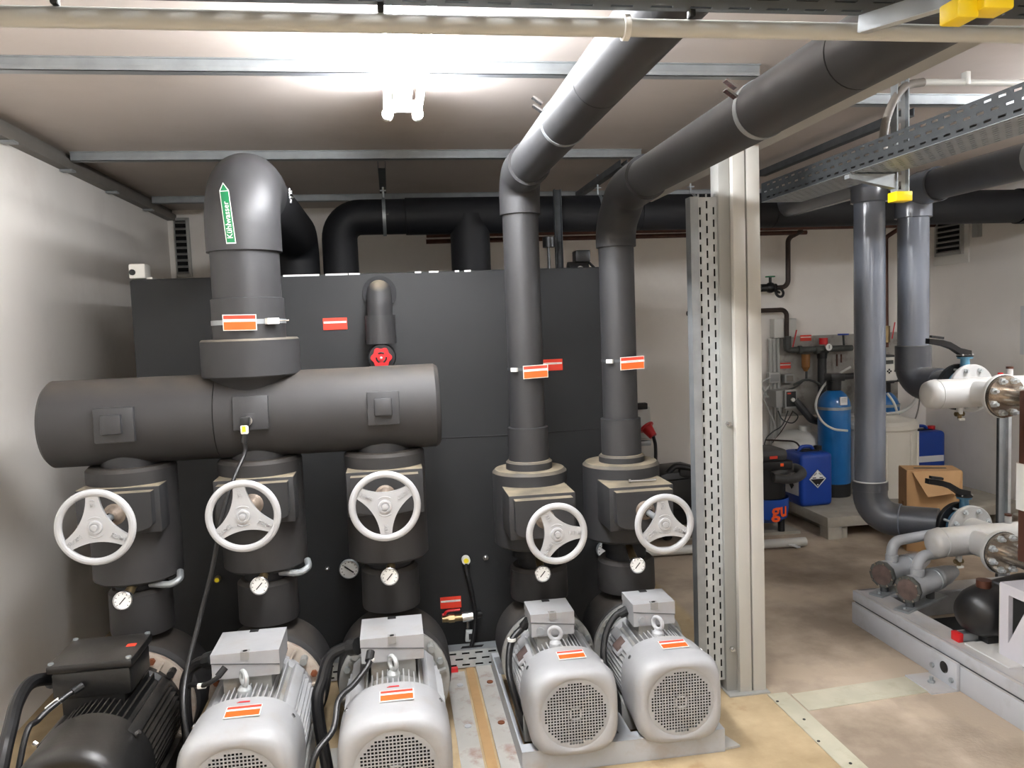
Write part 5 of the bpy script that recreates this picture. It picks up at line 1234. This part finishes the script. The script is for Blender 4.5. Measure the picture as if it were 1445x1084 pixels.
# white / grey pipe bodies with flanges and butterfly valves
def pipe_body(z, m, label, dirty):
    by = 3.42; x0 = at(1305 if not dirty else 1312, 556 if not dirty else 768, Y=by).x
    t = thing('pipe_connector', (2.72, by, z - .09), label, 'pipe')
    R = .070
    MB().lathe((x0, by, z), UX, [(0, 0), (R * .55, .002), (R * .88, .014), (R, .04), (R, .055)], 36).build('end_cap', m, t, sharp=65)
    MB().cyl((x0 + .055, by, z), (3.5, by, z), R, n=36).build('body', m, t)
    MB().ring((x0 + .057, by, z), UX, R, .003, 36, 6).build('weld_seam', m, t)
    MB().cyl((2.72, by, z), (2.72, 3.225, z), .058, n=32).build('front_branch', m, t)
    f = MB().lathe((2.72, 3.205, z), UY, [(.05, 0), (.097, 0), (.100, .003), (.100, .020), (.05, .023)], 40).build('front_flange', m, t)
    MB().lathe((2.72, 3.188, z), UY, [(.03, .0), (.093, .0), (.095, .014), (.04, .014)], 40).build('steel_ring', 'steel_bare', f)
    MB().lathe((2.72, 3.199, z), UY, [(.04, .003), (.097, .003), (.097, .006)], 40).build('gasket', 'ink', f)
    pts = [(2.72 + .077 * math.cos(a), 3.188, z + .077 * math.sin(a)) for a in [2 * PI * (i + .5) / 8 for i in range(8)]]
    b0 = V(pts[0]); o = MB().cyl(b0, b0 - UY * .014, .0155, n=6).cyl(b0 - UY * .014, b0 - UY * .032, .008, n=10).build('flange_bolt', 'galv_pale', f, loc=b0); copies(o, [V(p) - b0 for p in pts[1:]], f)
    MB().cyl((2.72, 3.19, z), (2.72, 2.99, z), .040, n=28).build('nozzle', 'steel_bare', t)
    MB().cyl((2.865, by, z), (2.865, 3.60, z), .06, n=32).build('rear_branch', m, t)
    f2 = MB().lathe((2.865, 3.585, z), UY, [(.05, 0), (.118, 0), (.121, .003), (.121, .018), (.05, .02)], 44).build('rear_flange', m, t)
    pts = [(2.865 + .097 * math.cos(a), 3.585, z + .097 * math.sin(a)) for a in [2 * PI * (i + .5) / 8 for i in range(8)]]
    b0 = V(pts[0]); o = MB().cyl(b0, b0 - UY * .010, .013, n=6).cyl(b0 - UY * .01, b0 - UY * .02, .007, n=8).build('flange_bolt', 'galv_pale', f2, loc=b0); copies(o, [V(p) - b0 for p in pts[1:]], f2)
    # drain cock below
    p = V((2.665, by, z - R)); MB().cyl(p, p - UZ * .03, .014, n=14).build('drain_stub', m, t)
    MB().cyl(p - UZ * .03 - UX * .022, p - UZ * .03 + UX * .02, .012, n=6).cyl(p - UZ * .03, p - UZ * .058, .010, n=12).build('drain_cock', 'brass', t)
    MB().box(p - UZ * .056 + V((.004, -.006, 0)), (.03, .016, .012), None, .003).build('drain_cap', 'white_plastic', t)
    # top stub
    q = V((2.93, by, z + R)); MB().cyl(q - UZ * .01, q + UZ * .035, .015, n=14).build('top_stub', m, t)
    MB().cyl(q + UZ * .035, q + UZ * .045, .0165, n=14).build('stub_cap', 'copper', t)
    if not dirty: MB().cyl(q + V((-.05, 0, -.012)), q + V((-.05, 0, .018)), .012, n=12).build('red_cap', 'red_handle', t)
    return t
pipe_body(1.187, 'pipe_white', 'white T-shaped pipe connector with bolted flange, upper of two', False)
pipe_body(.468, 'pipe_grey', 'dusty grey-white T-shaped pipe connector with bolted flange, lower of two', True)
def butterfly(z, m, label):
    c = V((2.865, 3.64, z)); t = thing('butterfly_valve', (c.x, c.y, z), label, 'valve', 'butterfly valves with black levers')
    MB().lathe(c - UY * .03, UY, [(.05, 0), (.085, 0), (.09, .004), (.09, .048), (.085, .052), (.05, .052)], 40).build('valve_body', m, t)
    MB().lathe(c + UY * .028, UY, [(.05, 0), (.118, 0), (.120, .003), (.120, .026), (.08, .03)], 44).build('loose_flange', 'rubber', t)
    bpts = [c + V((.098 * math.cos(a), 0, .098 * math.sin(a))) for a in [2 * PI * (i + .5) / 8 for i in range(8)]]
    b0 = bpts[0]; o = MB().cyl(b0 - UY * .035, b0 + UY * .062, .0065, n=8).build('stud', 'galv_pale', t, loc=b0); copies(o, [p - b0 for p in bpts[1:]], t)
    MB().cyl(c + UZ * .08, c + UZ * .150, .024, .021, n=20).build('valve_neck', m, t)
    MB().lathe(c + UZ * .148, UZ, [(0, 0), (.036, 0), (.036, .010), (0, .010)], 20).build('top_plate', m, t)
    MB().lathe(c + UZ * .158, UZ, [(0, 0), (.040, 0), (.040, .006), (0, .006)], 20).build('notch_plate', 'ink', t)
    bolts_at('plate_bolt', [c + V((.027, -.02, .164)), c + V((-.027, -.02, .164)), c + V((.03, .018, .164))], UZ, .006, .008, 'chrome', t)
    a = c + UZ * .168
    pr = [(0.022, .0), (.022, .020), (-.03, .034), (-.08, .066), (-.118, .078), (-.185, .088), (-.187, .062), (-.115, .048), (-.07, .030), (-.03, .0)]
    MB().prism(pr, a + V((0, -.016, 0)), V((.98, -.2, 0)), UZ, (0, .032, 0)).build('lever', 'rubber', t)
    MB().bar(a + V((-.175, .022, .098)), a + V((-.115, .012, .088)), .026, .012).build('trigger', 'ink', t)
    return t
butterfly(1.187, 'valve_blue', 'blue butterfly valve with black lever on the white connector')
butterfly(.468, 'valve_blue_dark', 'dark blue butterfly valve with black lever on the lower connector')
up_ = at(1416, 660, Y=3.85)
us = thing('upright_channel', (up_.x, 3.85, .17), 'galvanised upright channel behind the brown heat exchanger', 'channel')
MB().span((up_.x - .036, 3.845, .0), (up_.x - .030, 3.86, 1.15)).build('left_flange', 'galv_dark', us)
MB().span((up_.x - .030, 3.85, .0), (up_.x + .012, 3.855, 1.15)).build('web', 'galv', us)
MB().span((up_.x + .012, 3.83, .0), (up_.x + .030, 3.9, 1.15)).build('right_flange', 'galv_pale', us)

# ================================================================== hanging cable tray, upper right
ht = thing('hanging_cable_tray', (1.85, 2.3, 2.12), 'perforated galvanised cable tray hanging below the ceiling at the right', 'cable tray')
tx0, tx1, tz, ty0, ty1 = 1.75, 1.95, 2.122, .4, 3.575
MB().slots((tx0, ty0, tz), UY, UZ, ty1 - ty0, .086, .030, .057, 3, .0075, .0015).build('slotted_side', 'tray_dark', ht, smooth=False)
MB().slots((tx1, ty0, tz), UY, UZ, ty1 - ty0, .086, .030, .057, 3, .0075, .0015).build('slotted_side', 'tray_dark', ht, smooth=False)
MB().slots((tx0, ty0, tz), UY, UX, ty1 - ty0, tx1 - tx0, .026, .050, 9, .006, .0015).build('slotted_bottom', 'galv', ht, smooth=False)
tip = at(1195, 248, Z=2.112); hp_ = V((2.0, tip.y + .01, 2.1))
hg = thing('tray_hanger', (2.0, tip.y, 2.1), 'galvanised hanger post with bracket arm and yellow end cap under the tray', 'hanger')
zc_ = at(1270, 272, Y=tip.y).z
px_ = at(1270, 272, Y=tip.y).x
MB().span((px_ - .026, tip.y - .02, zc_), (px_ - .022, tip.y + .02, ZC)).span((px_ + .022, tip.y - .02, zc_), (px_ + .026, tip.y + .02, ZC)).build('post_flange', 'galv', hg)
MB().slots((px_ - .022, tip.y, zc_), UZ, UX, ZC - zc_, .044, .03, .055, 1, .012, .003).build('post_web', 'galv_pale', hg, smooth=False)
MB().span((px_ - .034, tip.y - .028, zc_ - .035), (px_ + .034, tip.y + .028, zc_ + .002), .003).build('end_cap', 'yellow', hg)
MB().prism([(tip.x, 2.115), (px_ - .026, 2.115), (px_ - .026, 2.06), (tip.x, 2.10)], (0, tip.y - .016, 0), UX, UZ, (0, .032, 0)).build('bracket_arm', 'galv', hg)
bolts_at('arm_bolt', [(px_ - .02, tip.y - .02, 2.14), (tip.x + .01, tip.y - .018, 2.12)], -UY, .009, .010, 'chrome', hg)
fx = thing('flexible_conduit', at(1295, 115, Z=2.46), 'grey flexible conduit curving from the pale ceiling tube into the tray', 'conduit')
e0 = at(1293, 116, Z=2.46)
MB().tube(curve([e0 + V((.03, 0, 0)), at(1280, 121, Y=e0.y), at(1264, 138, Y=e0.y), at(1252, 165, Y=e0.y), at(1247, 192, Y=e0.y), at(1246, 222, Y=e0.y)], 7), .016, 14).build('flexible_hose', 'conduit_dark', fx)
pc_ = thing('ceiling_conduit', e0, 'pale plastic conduit clipped to the ceiling at the upper right', 'conduit')
MB().cyl(e0, (4.3, e0.y, e0.z + .0), .0125, n=16).build('conduit_tube', 'conduit', pc_)
MB().box((e0.x + .21, e0.y, e0.z + .015), (.02, .03, .05), None, .003).build('conduit_clip', 'conduit', pc_)

# ================================================================== things near the camera, along the top edge
tb = thing('overhead_conduit', (.4, .98, 1.95), 'pale plastic conduit crossing the top of the picture', 'conduit')
YT = .98; ZT_ = 1.9585
xj = at(882, 30, Y=YT).x
MB().cyl((XL + .01, YT, ZT_), (xj, YT, ZT_), .0115, n=28).build('conduit_tube', 'conduit', tb)
MB().cyl((xj, YT, ZT_), (3.0, YT, ZT_), .0107, n=28).build('conduit_tube', 'conduit', tb)
MB().lathe((xj - .004, YT, ZT_), UX, [(.0125, 0), (.0155, .001), (.0155, .008), (.0115, .009)], 28).build('coupling', 'white_plastic', tb)
for px in (82, 537, 972):
    x = at(px, 10, Y=YT).x
    MB().box((x, YT - .008, ZT_ + .018), (.008, .012, .016), None, .002).build('cable_tie', 'rubber', tb)
ot = thing('overhead_cable_tray', (.6, .85, 1.97), 'perforated steel cable tray crossing just above the pale conduit', 'cable tray')
OX, OL, OZ = XL + .02, 4.6, 1.977
MB().slots((OX, .72, OZ), UX, UY, OL, .255, .028, .050, 9, .006, .0012).build('slotted_bottom', 'tray_dark', ot, smooth=False)
MB().slots((OX, .975, OZ), UX, UZ, OL, .05, .028, .050, 2, .006, .0012).build('slotted_side', 'tray_dark', ot, smooth=False)
MB().slots((OX, .72, OZ), UX, UZ, OL, .05, .028, .050, 2, .006, .0012).build('slotted_side', 'tray_dark', ot, smooth=False)
for x in (-1.2, 2.6): MB().cyl((x, .84, OZ), (x, .84, ZC), .005, n=8).build('hanger_rod', 'galv', ot)
for i, (yy, lab) in enumerate(((.76, 'front'), (.80, 'second'), (.84, 'middle'), (.885, 'fourth'), (.935, 'rearmost'))):
    tag(MB().cyl((OX + .05, yy, OZ + .0175), (OX + OL - .05, yy, OZ + .0175), .015, n=12).build('added_tray_cable', 'rubber', loc=(.6, yy, OZ)), lab + ' black cable added to darken the slots of the tray above the pale conduit', 'cable', 'cables added to darken the overhead tray')  # added so the slots of the overhead tray look dark
for i, (xx, lab) in enumerate(((1.79, 'leftmost'), (1.83, 'middle'), (1.88, 'rightmost'))):
    tag(MB().cyl((xx, ty0 + .05, tz + .0165), (xx, ty1 - .08, tz + .0165), .014, n=12).build('added_tray_cable', 'rubber', loc=(xx, 2, tz)), lab + ' black cable added to darken the slots of the hanging tray at the right', 'cable', 'cables added to darken the hanging tray')  # added to block light inside the tray and darken its bottom slots
cl = thing('cantilever_bracket', at(1270, 20, Y=.9), 'galvanised bracket arm with yellow end caps at the top right corner', 'bracket')
a = at(1212, 34, Y=.945); b = at(1345, -8, Y=.80)
MB().bar(a, b, .003, .020).build('arm_web', 'galv', cl)
MB().bar(a + V((.006, 0, -.010)), b + V((.006, 0, -.010)), .014, .002).build('arm_flange', 'galv_pale', cl)
yc = at(1353, 17, Y=.80)
MB().box(yc, (.026, .03, .022), None, .003).build('end_cap', 'yellow', cl)
yc2 = at(1396, 7, Y=.79)
MB().box(yc2, (.036, .03, .018), None, .003).build('end_cap', 'yellow', cl)
MB().bar(yc + V((0, 0, .01)), V((yc.x, yc.y, ZC)), .016, .016, up=UY).build('post', 'galv', cl)
